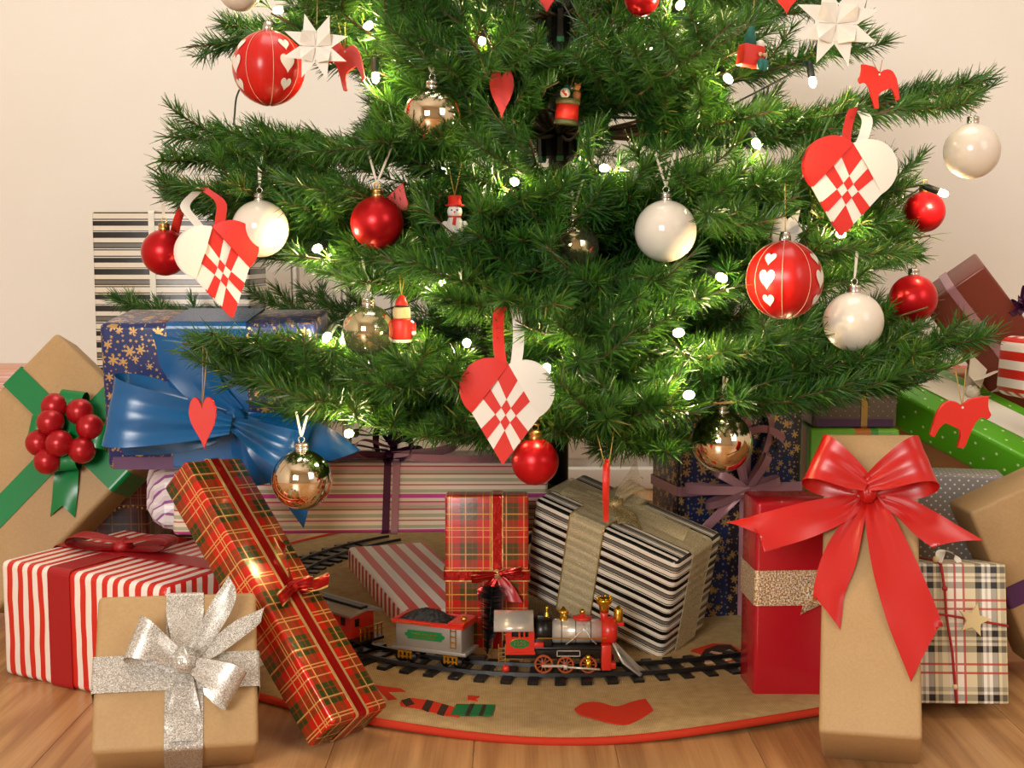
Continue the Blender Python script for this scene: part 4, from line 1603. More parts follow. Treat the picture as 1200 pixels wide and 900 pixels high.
def bristle_cone():
    """dark bottle-brush cone hanging before the small tartan gift"""
    tip, top = at(571, 766, 1.385), at(577, 688, 1.395)
    g = thing('brush_cone', 'black bristly bottle-brush cone leaning on the small tartan gift', 'brush', tip)
    d = top - tip
    tube('core_wire', [(0, 0, 0), d], .0012, MT['bristle'], g)
    verts, faces = [], []
    _, s, b = frame_of(d)
    for k in range(1500):
        t = rnd.random() ** .8
        a = rnd.uniform(0, 2 * math.pi)
        r = .004 + .0165 * t ** .9
        if t > .82:
            r *= 1 - (t - .82) * 2.0
        o = s * math.cos(a) + b * math.sin(a)
        if o.y > 0.25:
            continue
        p = d * t
        q = p + o * r + d.normalized() * .004
        w = d.normalized() * .0005
        i = len(verts)
        verts += [p - w, p + w, q]
        faces.append((i, i + 1, i + 2))
    mesh('bristles', verts, faces, MT['bristle'], g, kind='stuff')


bristle_cone()

# ------------------------------------------------------------------ ornaments
ZONES = []                       # (px, py, radius px, distance): sight kept open when branches are trimmed
HOOKS = []                       # points from which ornaments hang: a branch passes above each
ORN = 'tree ornaments'


def zone(px, py, r, D):
    ZONES.append((px, py, r, D))


def hanger(g, pts, top_pts, mat, parent, width=0.0, r=.0006):
    """string or narrow ribbon from the ornament up to the branch, in local coordinates"""
    for tp in top_pts:
        a, b = Vector(pts), Vector(tp)
        if width:
            n = 8
            P = [a.lerp(b, i / (n - 1)) for i in range(n)]
            sd = Vector((1, 0.3, 0)).normalized()
            strip('hanging_ribbon', P, [width * .6] + [width] * (n - 1), [sd] * n, mat, parent, None, 2)
        else:
            tube('hanging_string', [a, a.lerp(b, .5) + Vector((0, 0, -.001)), b], r, mat, parent, 5)


def bauble(label, px, py, rpx, D, mat, cap, tops, kind='ribbon', zr=1.0, yaw=0.0, name='bauble', hook=True):
    c = at(px, py, D)
    r = rpx * D / F
    g = thing(name, label, 'ornament', c - Vector((0, 0, r)), (0, 0, yaw), ORN)
    sphere('ball', (0, 0, r), r, mat, g, 48)
    tilt = Vector((0, 0, 1))
    z = 2 * r
    lathe('cap', [(.0062, z - .0022), (.0066, z), (.0066, z + .0028), (.0060, z + .0030), (.0066, z + .0034), (.0064, z + .0064), (.0050, z + .0072), (.001, z + .0074)], cap, g, 24)
    ring = [(.0030 * math.cos(t), 0, z + .0100 + .0032 * math.sin(t)) for t in np.linspace(0, 2 * math.pi, 17)[:-1]]
    tube('ring', ring, .0006, cap, g, 5, True)
    P = [at(x, y, D + .004) - g.location for x, y in tops]
    hanger(g, (0, 0, z + .0125), P, MT['string'] if kind == 'ribbon' else MT['gold_thread'], g, .0024 if kind == 'ribbon' else 0)
    if hook:
        HOOKS.append(sum((Vector(p) for p in P), Vector()) / len(P) + g.location)
    if zr:
        zone(px, py, rpx * zr + 2, D - r * .5)
        zone(px, py - rpx - 6, 7, D - .01)
    return g


def baubles():
    b = bauble
    b('glossy white bauble hanging beside the tilted woven paper heart', 305, 268, 33, 1.36, MT['white_gloss'], MT['silver_cap'], [(303, 190), (308, 168)])
    b('matte dark red bauble next to the black and white striped gift', 193, 296, 27, 1.50, MT['red_matte'], MT['gold_cap'], [(189, 232), (192, 240)])
    b('matte red bauble with a red wooden cut-out behind it', 442, 261, 31, 1.33, MT['red_matte'], MT['gold_cap'], [(430, 172), (461, 167)])
    b('mirrored silver bauble half sunk in needles near the small red wooden heart', 507, 137, 34, 1.33, MT['mirror'], MT['silver_cap'], [(489, 50), (513, 55)], zr=.6)
    b('glossy white bauble hanging alone in the middle of the tree', 780, 271, 36, 1.25, MT['white_gloss'], MT['silver_cap'], [(768, 180), (791, 178)])
    b('smoky mirrored bauble almost hidden by needles below the tree trunk collar', 672, 290, 30, 1.30, MT['clear'], MT['silver_cap'], [(669, 207), (686, 203)], zr=.55)
    b('smoky mirrored bauble beside the little santa figure', 432, 388, 31, 1.28, MT['clear'], MT['silver_cap'], [(424, 300), (439, 316)], zr=.85)
    b('mirrored silver bauble hanging before the blue bow and pink gift', 354, 562, 36, 1.25, MT['mirror'], MT['silver_cap'], [(347, 482), (360, 487)])
    b('mirrored silver bauble hanging in front of the navy star gift', 846, 518, 36, 1.25, MT['mirror'], MT['silver_cap'], [(848, 441), (853, 441)])
    b('small matte red bauble hanging at the tip of the large woven heart', 627, 541, 28, 1.18, MT['red_matte'], MT['gold_cap'], [(630, 497), (633, 497)], 'thread')
    b('pearl white bauble at the outermost branch tip by the bare wall', 1139, 177, 32, 1.42, MT['pearl'], MT['silver_cap'], [(1136, 120), (1141, 121)], 'thread')
    b('red bauble beside a lit bulb under the woven heart and wall', 1083, 248, 24, 1.50, MT['red_matte'], MT['gold_cap'], [(1078, 214), (1081, 212)], 'thread', zr=.9)
    b('red bauble partly behind needles next to the brown gift', 1070, 350, 28, 1.46, MT['red_matte'], MT['silver_cap'], [(1070, 300), (1073, 300)], 'thread', zr=.8)
    b('pearl white bauble half in needles beside the red heart-print ball', 1000, 377, 35, 1.28, MT['pearl'], MT['silver_cap'], [(1004, 293), (1005, 296)], zr=.85)
    b('pearl white bauble cut by the top edge above the red heart-print ball', 281, -13, 25, 1.45, MT['pearl'], MT['silver_cap'], [(281, -70), (283, -70)], 'thread', hook=False)
    b('matte red bauble cut by the top edge beside the tree trunk', 752, -2, 20, 1.36, MT['red_matte'], MT['gold_cap'], [(751, -60), (753, -60)], 'thread', hook=False)


def sphere_patch(name, poly, th0, r, off, mat, parent, c):
    """a small flat outline wrapped onto a ball: poly in (azimuth, height) metres"""
    bm = bmesh.new()
    vs = []
    for (x, z) in poly:
        ph = z / r
        th = th0 + x / (r * max(.3, math.cos(ph)))
        vs.append(bm.verts.new((c[0] + (r + off) * math.cos(ph) * math.sin(th), c[1] - (r + off) * math.cos(ph) * math.cos(th), c[2] + (r + off) * math.sin(ph))))
    ctr = sum((v.co for v in vs), Vector()) / len(vs)
    d = (ctr - Vector(c)).normalized()
    cv = bm.verts.new(Vector(c) + d * (r + off * 1.15))
    for i in range(len(vs)):
        bm.faces.new((vs[i], vs[(i + 1) % len(vs)], cv))
    return from_bm(name, bm, mat, parent, True)


def panel_ball(label, px, py, rpx, D, yaw, tops):
    c = at(px, py, D)
    r = rpx * D / F
    g = thing('heart_ball', label, 'ornament', c - Vector((0, 0, r)), (0, 0, 0), ORN)
    C = (0, 0, r)
    n = 8
    for k in range(n):
        t0, t1 = yaw + 2 * math.pi * k / n, yaw + 2 * math.pi * (k + 1) / n
        verts, faces = [], []
        A, B = 10, 18
        for j in range(B + 1):
            ph = -math.pi / 2 + .06 + (math.pi - .12) * j / B
            for i in range(A + 1):
                th = t0 + (t1 - t0) * i / A
                bulge = 1 - .030 * math.cos(math.pi * (i / A)) ** 2 * math.cos(ph)
                rr = r * bulge
                verts.append((rr * math.cos(ph) * math.sin(th), -rr * math.cos(ph) * math.cos(th), r + rr * math.sin(ph)))
        for j in range(B):
            for i in range(A):
                q = j * (A + 1) + i
                faces.append((q, q + 1, q + A + 2, q + A + 1))
        pn = mesh('paper_panel', verts, faces, MT['red_panel'], g, True)
        edge = []
        for j in range(B + 1):
            ph = -math.pi / 2 + .06 + (math.pi - .12) * j / B
            rr = r * (1 - .030 * math.cos(ph)) + .0006
            edge.append((rr * math.cos(ph) * math.sin(t0), -rr * math.cos(ph) * math.cos(t0), r + rr * math.sin(ph)))
        tube('panel_edge', edge, .0004, MT['paper_edge'], pn, 4)
        if k % 2 == 0:
            tm = (t0 + t1) / 2
            for z, s in ((.56, .72), (.02, 1.0), (-.54, .72)):
                hp = [(x, zz + r * z - .0098 * s) for x, zz in heart_poly(.0165 * s, .0195 * s, 24)]
                sphere_patch('white_heart', hp, tm, r, .0007, MT['white_paper'], pn, C)
    z = 2 * r
    lathe('cap', [(.0062, z - .002), (.0058, z + .004), (.0045, z + .009), (.001, z + .0095)], MT['silver_cap'], g, 16)
    P = [at(x, y, D + .004) - g.location for x, y in tops]
    hanger(g, (0, 0, z + .009), P, MT['gold_thread'], g)
    HOOKS.append(P[0] + g.location)
    zone(px, py, rpx + 2, D - r * .4)
    return g


def woven_heart(label, tip, ang, w_px, h_px, D, left_red, tops, yaw=0.0, depth=.006, zone_on=True, bend=0.0):
    """woven paper heart basket; tip pixel, roll angle, size in pixels"""
    s = D / F
    p = at(tip[0], tip[1], D)
    g = thing('woven_heart', label, 'ornament', p, (0, 0, yaw), ORN)
    W, H = w_px * s, h_px * s
    RO = Matrix.Rotation(ang, 3, 'Y')
    # square part: corner at origin, axes along both lower edges
    half = W * .40
    up = H * .50
    e1, e2 = Vector((half, 0, up)), Vector((-half, 0, up))
    Rm, Wm = MT['red_paper'], MT['white_paper']

    def put(v):
        return RO @ Vector(v)
    warp = [0.0, .30, .50, .70, 1.0]

    def grid(i, j):
        # lines of the weave bow towards the centre so that the middle cells pinch
        a, b = warp[i], warp[j]
        ka = .10 * math.sin(math.pi * b) * math.sin(2 * math.pi * a)
        kb = .10 * math.sin(math.pi * a) * math.sin(2 * math.pi * b)
        a2, b2 = a + ka * .6, b + kb * .6
        y = -.0008 * ((i + j) % 2)
        return e1 * a2 + e2 * b2
    for lay, y0 in ((0, -depth / 2), (1, depth / 2)):
        for i in range(4):
            for j in range(4):
                red = (i + j) % 2 == 0
                q = [grid(i, j), grid(i + 1, j), grid(i + 1, j + 1), grid(i, j + 1)]
                c = sum(q, Vector()) / 4
                b = math.sin(math.pi * min(1, max(0, (c.z / H)))) * depth * .5
                dy = y0 - (.0006 if red else .0) * (1 if lay == 0 else -1) + (-b if lay == 0 else b) * .5
                vs = [put(v + Vector((0, dy, 0))) for v in q]
                if lay == 0:
                    mesh('woven_square', vs, [(0, 1, 2, 3)], Rm if red else Wm, g)
                elif (i in (0, 3) or j in (0, 3)):
                    mesh('woven_square', vs, [(0, 1, 2, 3)], Rm if red else Wm, g)
        # lobes on the two upper edges
        for side in (-1, 1):
            a = (e2 if side < 0 else e1)
            b = e1 + e2
            mid = (a + b) / 2
            d = (b - a)
            out = Vector((-d.z, 0, d.x)) if side > 0 else Vector((d.z, 0, -d.x))
            if out.dot(mid - (e1 + e2) / 2) < 0:
                out = -out
            out.normalize()
            rr = d.length / 2
            pts = [mid + d / 2 * math.cos(t) + out * rr * 1.02 * math.sin(t) for t in np.linspace(0, math.pi, 22)]
            red = (side < 0) == left_red
            off = Vector((0, y0 * 1.6, 0))
            vs = [put(v + off + Vector((0, (-1 if lay == 0 else 1) * depth * .35 * math.sin(math.pi * k / 21), 0))) for k, v in enumerate(pts)]
            vs.append(put(mid + off + Vector((0, (-1 if lay == 0 else 1) * depth * .5, 0))))
            n = len(vs)
            mesh('paper_lobe', vs, [(k, k + 1, n - 1) for k in range(n - 2)], Rm if red else Wm, g, True)
    top = put(e1 + e2)
    # handle: a paper strip looped over the branch
    T = [at(x, y, D + .012) - p for x, y in tops]
    Yi = Matrix.Rotation(-yaw, 3, 'Z')
    T = [Yi @ t for t in T]
    mid = (T[0] + T[1]) / 2 + Vector((0, .004, (T[0] - T[1]).length * .45))
    hw = .011
    for k, (t, m) in enumerate(((T[0], Rm if left_red else Wm), (T[1], Wm if left_red else Rm))):
        a = top + Vector(((-.5 if k == 0 else .5) * (.012), .001, -.006))
        C = cr([tuple(a), tuple(a.lerp(t, .5) + Vector(((-1 if k == 0 else 1) * .002, 0, 0))), tuple(t), tuple(mid)], 18)
        sd = Vector((1, .35 if k == 0 else -.35, 0)).normalized()
        strip('handle_strip', C, [hw] * 18, [sd] * 18, m, g, None, 2)
    HOOKS.append(p + Matrix.Rotation(yaw, 3, 'Z') @ mid - Vector((0, 0, .006)))
    if zone_on:
        c = p + Matrix.Rotation(yaw, 3, 'Z') @ put((e1 + e2) * .62)
        x, y, d = proj(c)
        zone(x, y, w_px * .56, D)
        c = p + Matrix.Rotation(yaw, 3, 'Z') @ put((e1 + e2) * .25)
        x, y, d = proj(c)
        zone(x, y, w_px * .30, D)
        for k in (.25, .6):
            x, y, d = proj(p + Matrix.Rotation(yaw, 3, 'Z') @ (top.lerp((T[0] + T[1]) / 2, k)))
            zone(x, y, 17, D - .02)
    return g


def flat_heart(label, px, top, bot, w_px, D, tops, yaw=0.0, roll=0.0, name='wooden_heart'):
    s = D / F
    p = at(px, bot, D)
    g = thing(name, label, 'ornament', p, (0, roll, yaw), ORN)
    H = (bot - top) * s
    sheet('heart', heart_poly(w_px * s, H, 44), MT['red_wood'], g, .0045, None, .0012)
    inv = Euler((0, roll, yaw)).to_matrix().inverted()
    P = [inv @ (at(x, y, D + .004) - p) for x, y in tops]
    hanger(g, (0, -.001, H * .80), P, MT['gold_thread'], g, 0, .0005)
    HOOKS.append(sum((at(x, y, D + .004) for x, y in tops), Vector()) / len(tops))
    zone(px, (top + bot) / 2 - 6, w_px * .6 + 2, D - .01)
    zone(px, bot - 12, w_px * .3, D - .01)
    return g


HORSE = [(360, 812), (378, 832), (405, 838), (418, 800), (440, 758), (468, 718), (490, 705), (520, 716), (560, 742), (600, 760), (632, 772), (628, 830), (612, 900), (606, 925), (640, 932), (668, 925), (684, 880), (700, 830), (722, 778), (752, 712), (775, 675), (795, 660), (820, 668), (855, 684), (874, 672), (890, 648), (884, 628), (866, 600), (850, 568), (858, 530), (865, 486), (848, 482), (822, 494), (800, 498), (760, 494), (720, 500), (690, 512), (660, 536), (640, 562), (628, 566), (610, 548), (580, 530), (540, 522), (505, 526), (470, 545), (440, 580), (418, 622), (404, 664), (386, 730)]


def horse(label, bbox, D, tops, flip=False, yaw=0.0, tilt=0.0, zr=True):
    x0, y0, x1, y1 = bbox
    s = D / F
    p = at((x0 + x1) / 2, y1, D)
    g = thing('wooden_horse', label, 'ornament', p, (0, tilt, yaw), ORN)
    W, H = (x1 - x0) * s, (y1 - y0) * s
    poly = []
    for (x, y) in HORSE:
        u, v = (x - 360) / 530 - .5, (932 - y) / 450
        poly.append(((-u if flip else u) * W, v * H))
    if flip:
        poly = poly[::-1]
    sheet('horse_shape', poly[::-1], MT['red_wood'], g, .0045, None, .0009)
    k = (-.02 if flip else .02)
    inv = Euler((0, tilt, yaw)).to_matrix().inverted()
    P = [inv @ (at(x, y, D + .004) - p) for x, y in tops]
    hanger(g, (k * W, -.0015, H * .80), P, MT['gold_thread'], g, 0, .0005)
    sphere('hole', (k * W, -.0022, H * .78), .0012, MT['white_paper'], g, 8)
    HOOKS.append(sum((at(x, y, D + .004) for x, y in tops), Vector()) / len(tops))
    if zr:
        zone((x0 + x1) / 2, (y0 + y1) / 2, (x1 - x0) * .52, D - .01)
    return g


def paper_star(label, px, py, rpx, D, top, yaw=0.0, roll=0.0, zr=1.0):
    """folded paper star: paired flat points and four cones in front"""
    s = D / F
    p = at(px, py, D)
    r = rpx * s
    g = thing('paper_star', label, 'ornament', p, (0, roll, yaw), ORN)
    Wm = MT['white_paper']
    w = r * .42
    for k in range(4):
        a = k * math.pi / 2
        for side in (-1, 1):
            q = [(0, 0), (w * side, 0), (w * side, r * .52), (w * .95 * side, r), (w * .02 * side, r * .50)]
            y = -.001 * (k % 2) - .0008 * side
            vs = [Matrix.Rotation(a, 3, 'Y') @ Vector((x, y - .002 * (z / r), z)) for x, z in q]
            o = mesh('paper_point', vs, [(0, 1, 2, 3, 4)], Wm, g)
            md = o.modifiers.new('thickness', 'SOLIDIFY')
            md.thickness = .0006
        # folded cone in front
        a2 = a + math.pi / 4
        tipv = Matrix.Rotation(a2, 3, 'Y') @ Vector((0, 0, r * .62)) + Vector((0, -r * .34, 0))
        b0 = Vector((0, -.003, 0))
        b1 = Matrix.Rotation(a2 - .62, 3, 'Y') @ Vector((0, -.003, r * .50))
        b2 = Matrix.Rotation(a2 + .62, 3, 'Y') @ Vector((0, -.003, r * .50))
        c = Matrix.Rotation(a2, 3, 'Y') @ Vector((0, -r * .16, r * .22))
        mesh('folded_cone', [b0, b1, tipv, b2, c], [(0, 1, 4), (1, 2, 4), (0, 4, 3), (4, 2, 3)], Wm, g)
    P = at(top[0], top[1], D + .004)
    inv = Euler((0, roll, yaw)).to_matrix().inverted()
    hanger(g, (0, 0, r * .7), [inv @ (P - p)], MT['gold_thread'], g, 0, .0004)
    HOOKS.append(P)
    if zr:
        zone(px, py, rpx * .9 * zr, D - .01)
    return g


def little_figures():
    # snowman
    D = 1.33
    s = D / F
    p = at(533, 283, D)
    g = thing('snowman_ornament', 'little white snowman ornament with a red top hat', 'ornament', p, (0, 0, 0), ORN)
    lathe('body', [(.004, 0), (.0085, .003), (.0105, .010), (.0095, .018), (.0065, .024), (.0050, .0255)], MT['snow'], g, 20)
    sphere('head', (0, 0, .0305), .0078, MT['snow'], g, 20)
    lathe('scarf', [(.0060, .0245), (.0072, .0255), (.0060, .0268)], MT['red_wood'], g, 18)
    mesh('scarf_end', [(-.001, -.0072, .0255), (.0022, -.0070, .0255), (.0012, -.0105, .016), (-.0022, -.0105, .017)], [(0, 1, 2, 3)], MT['red_wood'], g)
    lathe('hat', [(.0098, .0362), (.0098, .0378), (.0072, .0380), (.0072, .0400), (.0068, .0402), (.0070, .0470), (.001, .0472)], MT['red_wood'], g, 22)
    for x in (-.0028, .0028):
        sphere('eye', (x, -.0072, .0320), .0009, MT['ink'], g, 8)
    sphere('nose', (0, -.0082, .0300), .0010, MT['red_wood'], g, 8)
    for x in (-1, 1):
        sphere('arm', (x * .0098, -.002, .0175), .0036, MT['snow'], g, 10)
    hanger(g, (0, 0, .047), [at(527, 200, D + .004) - p, at(541, 190, D + .004) - p], MT['gold_thread'], g, 0, .0004)
    HOOKS.append(at(534, 193, D + .004))
    zone(533, 252, 20, D - .01)
    zone(533, 235, 16, D - .01)

    # santa seen from behind
    D = 1.28
    p = at(471, 401, D)
    g = thing('santa_ornament', 'little santa ornament with red pointed hat and red coat', 'ornament', p, (0, 0, 0), ORN)
    lathe('trim', [(.0090, 0), (.0096, .001), (.0094, .003)], MT['snow'], g, 20)
    lathe('coat', [(.0090, .002), (.0102, .006), (.0106, .014), (.0098, .021), (.0085, .024)], MT['red_wood'], g, 22)
    lathe('beard', [(.0082, .0235), (.0090, .026), (.0088, .033), (.0076, .0350)], MT['bare_wood'], g, 20)
    lathe('hat_brim', [(.0070, .0348), (.0075, .0358), (.0068, .0368)], MT['ink'], g, 18)
    lathe('hat', [(.0064, .0365), (.0066, .0385), (.0048, .043), (.0026, .0465), (.0005, .0475)], MT['red_wood'], g, 18)
    for x in (-1, 1):
        lathe('arm', [(.0026, .009), (.0032, .013), (.0030, .020)], MT['red_wood'], g, 10, Matrix.Translation((x * .0112, 0, 0)))
        sphere('mitten', (x * .0118, -.002, .0095), .0026, MT['snow'], g, 10)
    hanger(g, (0, 0, .047), [at(468, 322, D + .004) - p, at(474, 322, D + .004) - p], MT['gold_thread'], g, 0, .0004)
    HOOKS.append(at(471, 318, D + .004))
    zone(471, 374, 24, D - .01)

    # drum
    D = 1.42
    p = at(663, 146, D)
    g = thing('drum_ornament', 'little red toy drum ornament filled with a tree and teddy', 'ornament', p, (0, .10, 0), ORN)
    lathe('drum_shell', [(.0125, .002), (.0125, .024)], MT['red_wood'], g, 28)
    lathe('lower_rim', [(.0132, 0), (.0136, .001), (.0136, .0045), (.0128, .005)], MT['olive'], g, 28)
    lathe('upper_rim', [(.0128, .0215), (.0138, .022), (.0138, .0270), (.0125, .0275)], MT['olive'], g, 28)
    lathe('toy_tree', [(.0060, .027), (.0050, .034), (.0050, .0345), (.0030, .041), (.0005, .044)], MT['teal'], g, 14, Matrix.Translation((-.003, 0, 0)))
    sphere('toy_ball', (-.0045, -.009, .0325), .0056, MT['snow'], g, 16)
    mesh('ball_stripe', [(-.0085, -.0140, .0330), (-.0070, -.0142, .0355), (-.0020, -.0148, .0300), (-.0035, -.0146, .0285)], [(0, 1, 2, 3)], MT['red_wood'], g)
    sphere('teddy_body', (.0085, -.004, .0315), .0048, MT['brown_toy'], g, 14, (1, 1, 1.3))
    sphere('teddy_head', (.0085, -.005, .0405), .0036, MT['brown_toy'], g, 12)
    sphere('teddy_ear', (.0062, -.005, .0438), .0014, MT['brown_toy'], g, 8)
    sphere('teddy_ear', (.0108, -.005, .0438), .0014, MT['brown_toy'], g, 8)
    hanger(g, (-.002, 0, .028), [at(660, 85, D + .004) - p, at(668, 86, D + .004) - p], MT['gold_thread'], g, 0, .0004)
    HOOKS.append(at(664, 80, D + .004))
    zone(664, 122, 27, D - .01)

    # toy chest
    D = 1.34
    p = at(878, 79, D)
    g = thing('toy_chest_ornament', 'little red toy chest ornament with a teal tree inside', 'ornament', p, (0, .12, .35), ORN)
    box('chest', (0, 0, .0115), (.0235, .016, .021), MT['red_wood'], g, .001)
    lathe('toy_tree', [(.0075, .021), (.0056, .029), (.0062, .0295), (.0040, .036), (.0044, .0365), (.0006, .045)], MT['teal'], g, 12, Matrix.Translation((-.003, 0, 0)))
    sphere('toy_dog', (.008, -.003, .0245), .0045, MT['snow'], g, 12)
    for x in (.0065, .0115):
        sphere('boot', (x, -.0105, .003), .0040, MT['teal'], g, 12, (1, 1, 1.6))
        sphere('toy_face', (x - .001, -.0098, .013), .0022, MT['skin'], g, 10)
    hanger(g, (-.003, 0, .044), [at(877, -10, D + .004) - p], MT['gold_thread'], g, 0, .0004)
    zone(878, 60, 26, D - .01)

    # red cut-out behind the red bauble, and red strip at the left
    D = 1.37
    p = at(455, 247, D)
    g = tag(sheet('wooden_cutout', [(x * D / F, z * D / F) for x, z in ((0, 0), (22, 0), (24, 8), (20, 20), (18, 32), (14, 30), (6, 22), (0, 16), (-6, 8))][::-1], MT['red_wood'], None, .0045, None, .001), 'red wooden fish-tail cut-out peeking out behind a red bauble', 'ornament', ORN)
    g.location = p
    zone(466, 230, 18, D - .02)
    D = 1.40
    p = at(194, 258, 1.53)
    C = [at(215, 238, 1.51) - p, at(207, 262, 1.52) - p, at(202, 288, 1.53) - p]
    o = strip('paper_strip', cr([tuple(c) for c in C], 12), [.012] * 12, [Vector((1, .2, .3)).normalized()] * 12, MT['red_paper'], None, None, 2, thick=.0006)
    o.location = p
    tag(o, 'short red paper strip beside the dark red bauble', 'ornament', ORN)
    zone(207, 265, 12, 1.5)


def ornaments():
    baubles()
    panel_ball('red paper ball with white hearts beside a folded white star', 315, 80, 42, 1.38, math.radians(-72), [(318, 20)])
    panel_ball('red paper ball with white hearts with a white star behind its cap', 919, 328, 45, 1.28, math.radians(-60), [(920, 215)])
    woven_heart('tilted woven paper heart with white left lobe beside the white bauble', (272, 373), -.20, 78, 108, 1.34, False, [(217, 240), (258, 236)], yaw=.35, depth=.012)
    woven_heart('large woven paper heart touching the small red bauble', (589, 544), .06, 99, 119, 1.16, True, [(585, 365), (606, 368)])
    woven_heart('woven paper heart hanging high beside the bare wall', (985, 278), .10, 100, 108, 1.33, True, [(999, 130), (1016, 140)])
    woven_heart('woven paper heart with only its red tip below the picture edge', (641, 13), 0, 80, 95, 1.42, True, [(634, -150), (648, -150)], zone_on=False)
    zone(641, 5, 18, 1.4)
    flat_heart('small red wooden heart on a thread near the trunk', 588, 83, 141, 28, 1.36, [(580, 55), (596, 55)])
    flat_heart('red wooden heart hanging in front of the blue bow', 240, 464, 527, 32, 1.23, [(238, 400), (243, 410)], roll=-.03)
    flat_heart('red wooden heart whose tip hangs into view beside the big white star', 922, -32, 17, 42, 1.36, [(922, -60)])
    flat_heart('red wooden heart turned edge-on above the black striped gift', 710, 538, 612, 58, 1.13, [(700, 510), (720, 500)], yaw=math.radians(83))
    horse('red wooden horse beside the small folded white star', (384, 50, 428, 107), 1.37, [(393, 12), (404, 12)], True)
    horse('red wooden horse behind the loop of the high woven heart', (1003, 78, 1053, 128), 1.47, [(1022, 70), (1034, 70)], True, tilt=.05)
    horse('red wooden horse hanging in front of the lime green gift', (1088, 463, 1160, 525), 1.22, [(1120, 435), (1132, 432)], False)
    paper_star('folded white paper star overlapping a red heart-print ball', 370, 55, 36, 1.31, (372, 0), .1, .06)
    paper_star('large folded white paper star near the top right branch', 980, 28, 46, 1.30, (980, -40), -.1, .08)
    paper_star('small folded white paper star behind a red heart-print ball', 919, 272, 30, 1.335, (921, 215), 0, .2, zr=.6)
    little_figures()


ornaments()

# ------------------------------------------------------------------ christmas tree
SIL = np.array([(240, -60), (255, 22), (215, 48), (222, 80), (262, 88), (262, 98), (235, 98), (204, 84), (184, 92), (192, 130), (188, 150), (184, 170), (178, 212), (192, 246), (240, 262), (268, 300), (300, 305), (345, 315), (400, 338), (450, 352), (470, 372), (440, 392), (395, 392), (360, 390), (330, 383), (300, 392), (255, 388), (210, 390), (208, 418), (255, 452), (300, 480), (335, 500), (350, 506), (400, 492), (440, 503), (500, 516), (535, 528), (560, 542), (600, 548), (640, 525), (680, 535), (715, 552), (780, 556), (815, 525), (850, 500), (900, 490), (960, 492), (1010, 486), (1060, 470), (1110, 432), (1168, 408), (1176, 382), (1130, 366), (1104, 384), (1092, 352), (1100, 322), (1088, 296), (1098, 262), (1066, 240), (1074, 218), (1092, 184), (1122, 150), (1168, 112), (1170, 80), (1140, 82), (1100, 95), (1112, 72), (1096, 66), (1056, 100), (1012, 112), (985, 95), (1040, 70), (1070, 46), (1070, 22), (1030, 20), (1000, 5), (1000, -60)], float)
GAPS = [(395, 126, 30), (352, 118, 18), (730, 150, 16), (866, 112, 15), (935, 112, 18), (968, 108, 16)]


def inside(px, py):
    res = np.zeros(px.shape, bool)
    x0, y0 = SIL[-1]
    for x1, y1 in SIL:
        c = ((y1 > py) != (y0 > py)) & (px < (x0 - x1) * (py - y1) / (y0 - y1 + 1e-12) + x1)
        res ^= c
        x0, y0 = x1, y1
    return res


ZA = None


def keep(P, margin=0.0, clip=True, ownfree=False):
    """which points of the foliage are left after trimming"""
    x, y, d = proj(P)
    k = np.ones(x.shape, bool)
    if clip:
        k &= inside(x, y)
        for gx, gy, gr in GAPS:
            k &= (x - gx) ** 2 + (y - gy) ** 2 > (gr * 1.15) ** 2
    for zx, zy, zr, zd in ZONES:
        k &= ~(((x - zx) ** 2 + (y - zy) ** 2 < (zr + margin) ** 2) & (d < zd + .02))
    return k


def bez(a, b, c, n):
    t = np.linspace(0, 1, n)[:, None]
    return (1 - t) ** 2 * a + 2 * t * (1 - t) * b + t * t * c


NEED = []


def needles_on(path, dens, ln, out, clip, tipfan=True):
    """bottle-brush needles along a polyline; appends base, tip, side arrays"""
    seg = np.linalg.norm(np.diff(path, axis=0), axis=1)
    L = seg.sum()
    n = int(L * dens)
    if n < 3:
        return
    s = np.sort(nrg.random(n)) * L
    cum = np.concatenate([[0], np.cumsum(seg)])
    i = np.clip(np.searchsorted(cum, s) - 1, 0, len(seg) - 1)
    f = ((s - cum[i]) / seg[i])[:, None]
    base = path[i] * (1 - f) + path[i + 1] * f
    T = (path[i + 1] - path[i]) / seg[i][:, None]
    a = np.where(np.abs(T[:, 2:3]) < .9, np.array([[0, 0, 1.0]]), np.array([[1.0, 0, 0]]))
    S1 = np.cross(T, a)
    S1 /= np.linalg.norm(S1, axis=1)[:, None]
    S2 = np.cross(S1, T)
    ph = nrg.random(n) * 2 * np.pi
    rad = S1 * np.cos(ph)[:, None] + S2 * np.sin(ph)[:, None]
    al = np.radians(nrg.normal(52, 9, n))
    near = np.clip((L - s) / .018, 0, 1)
    if tipfan:
        al = al * (.35 + .65 * near)
    dirv = T * np.cos(al)[:, None] + rad * np.sin(al)[:, None] + np.array([[0, 0, .10]])
    dirv /= np.linalg.norm(dirv, axis=1)[:, None]
    l = ln * nrg.uniform(.75, 1.12, n)
    tip = base + dirv * l[:, None]
    side = np.cross(dirv, nrg.normal(size=(n, 3)))
    side /= np.linalg.norm(side, axis=1)[:, None]
    k = keep(base + dirv * .006, 5, clip)
    kt = keep(tip, -3, clip) | (nrg.random(n) < .25)
    k &= kt
    out.append((base[k], tip[k], side[k]))


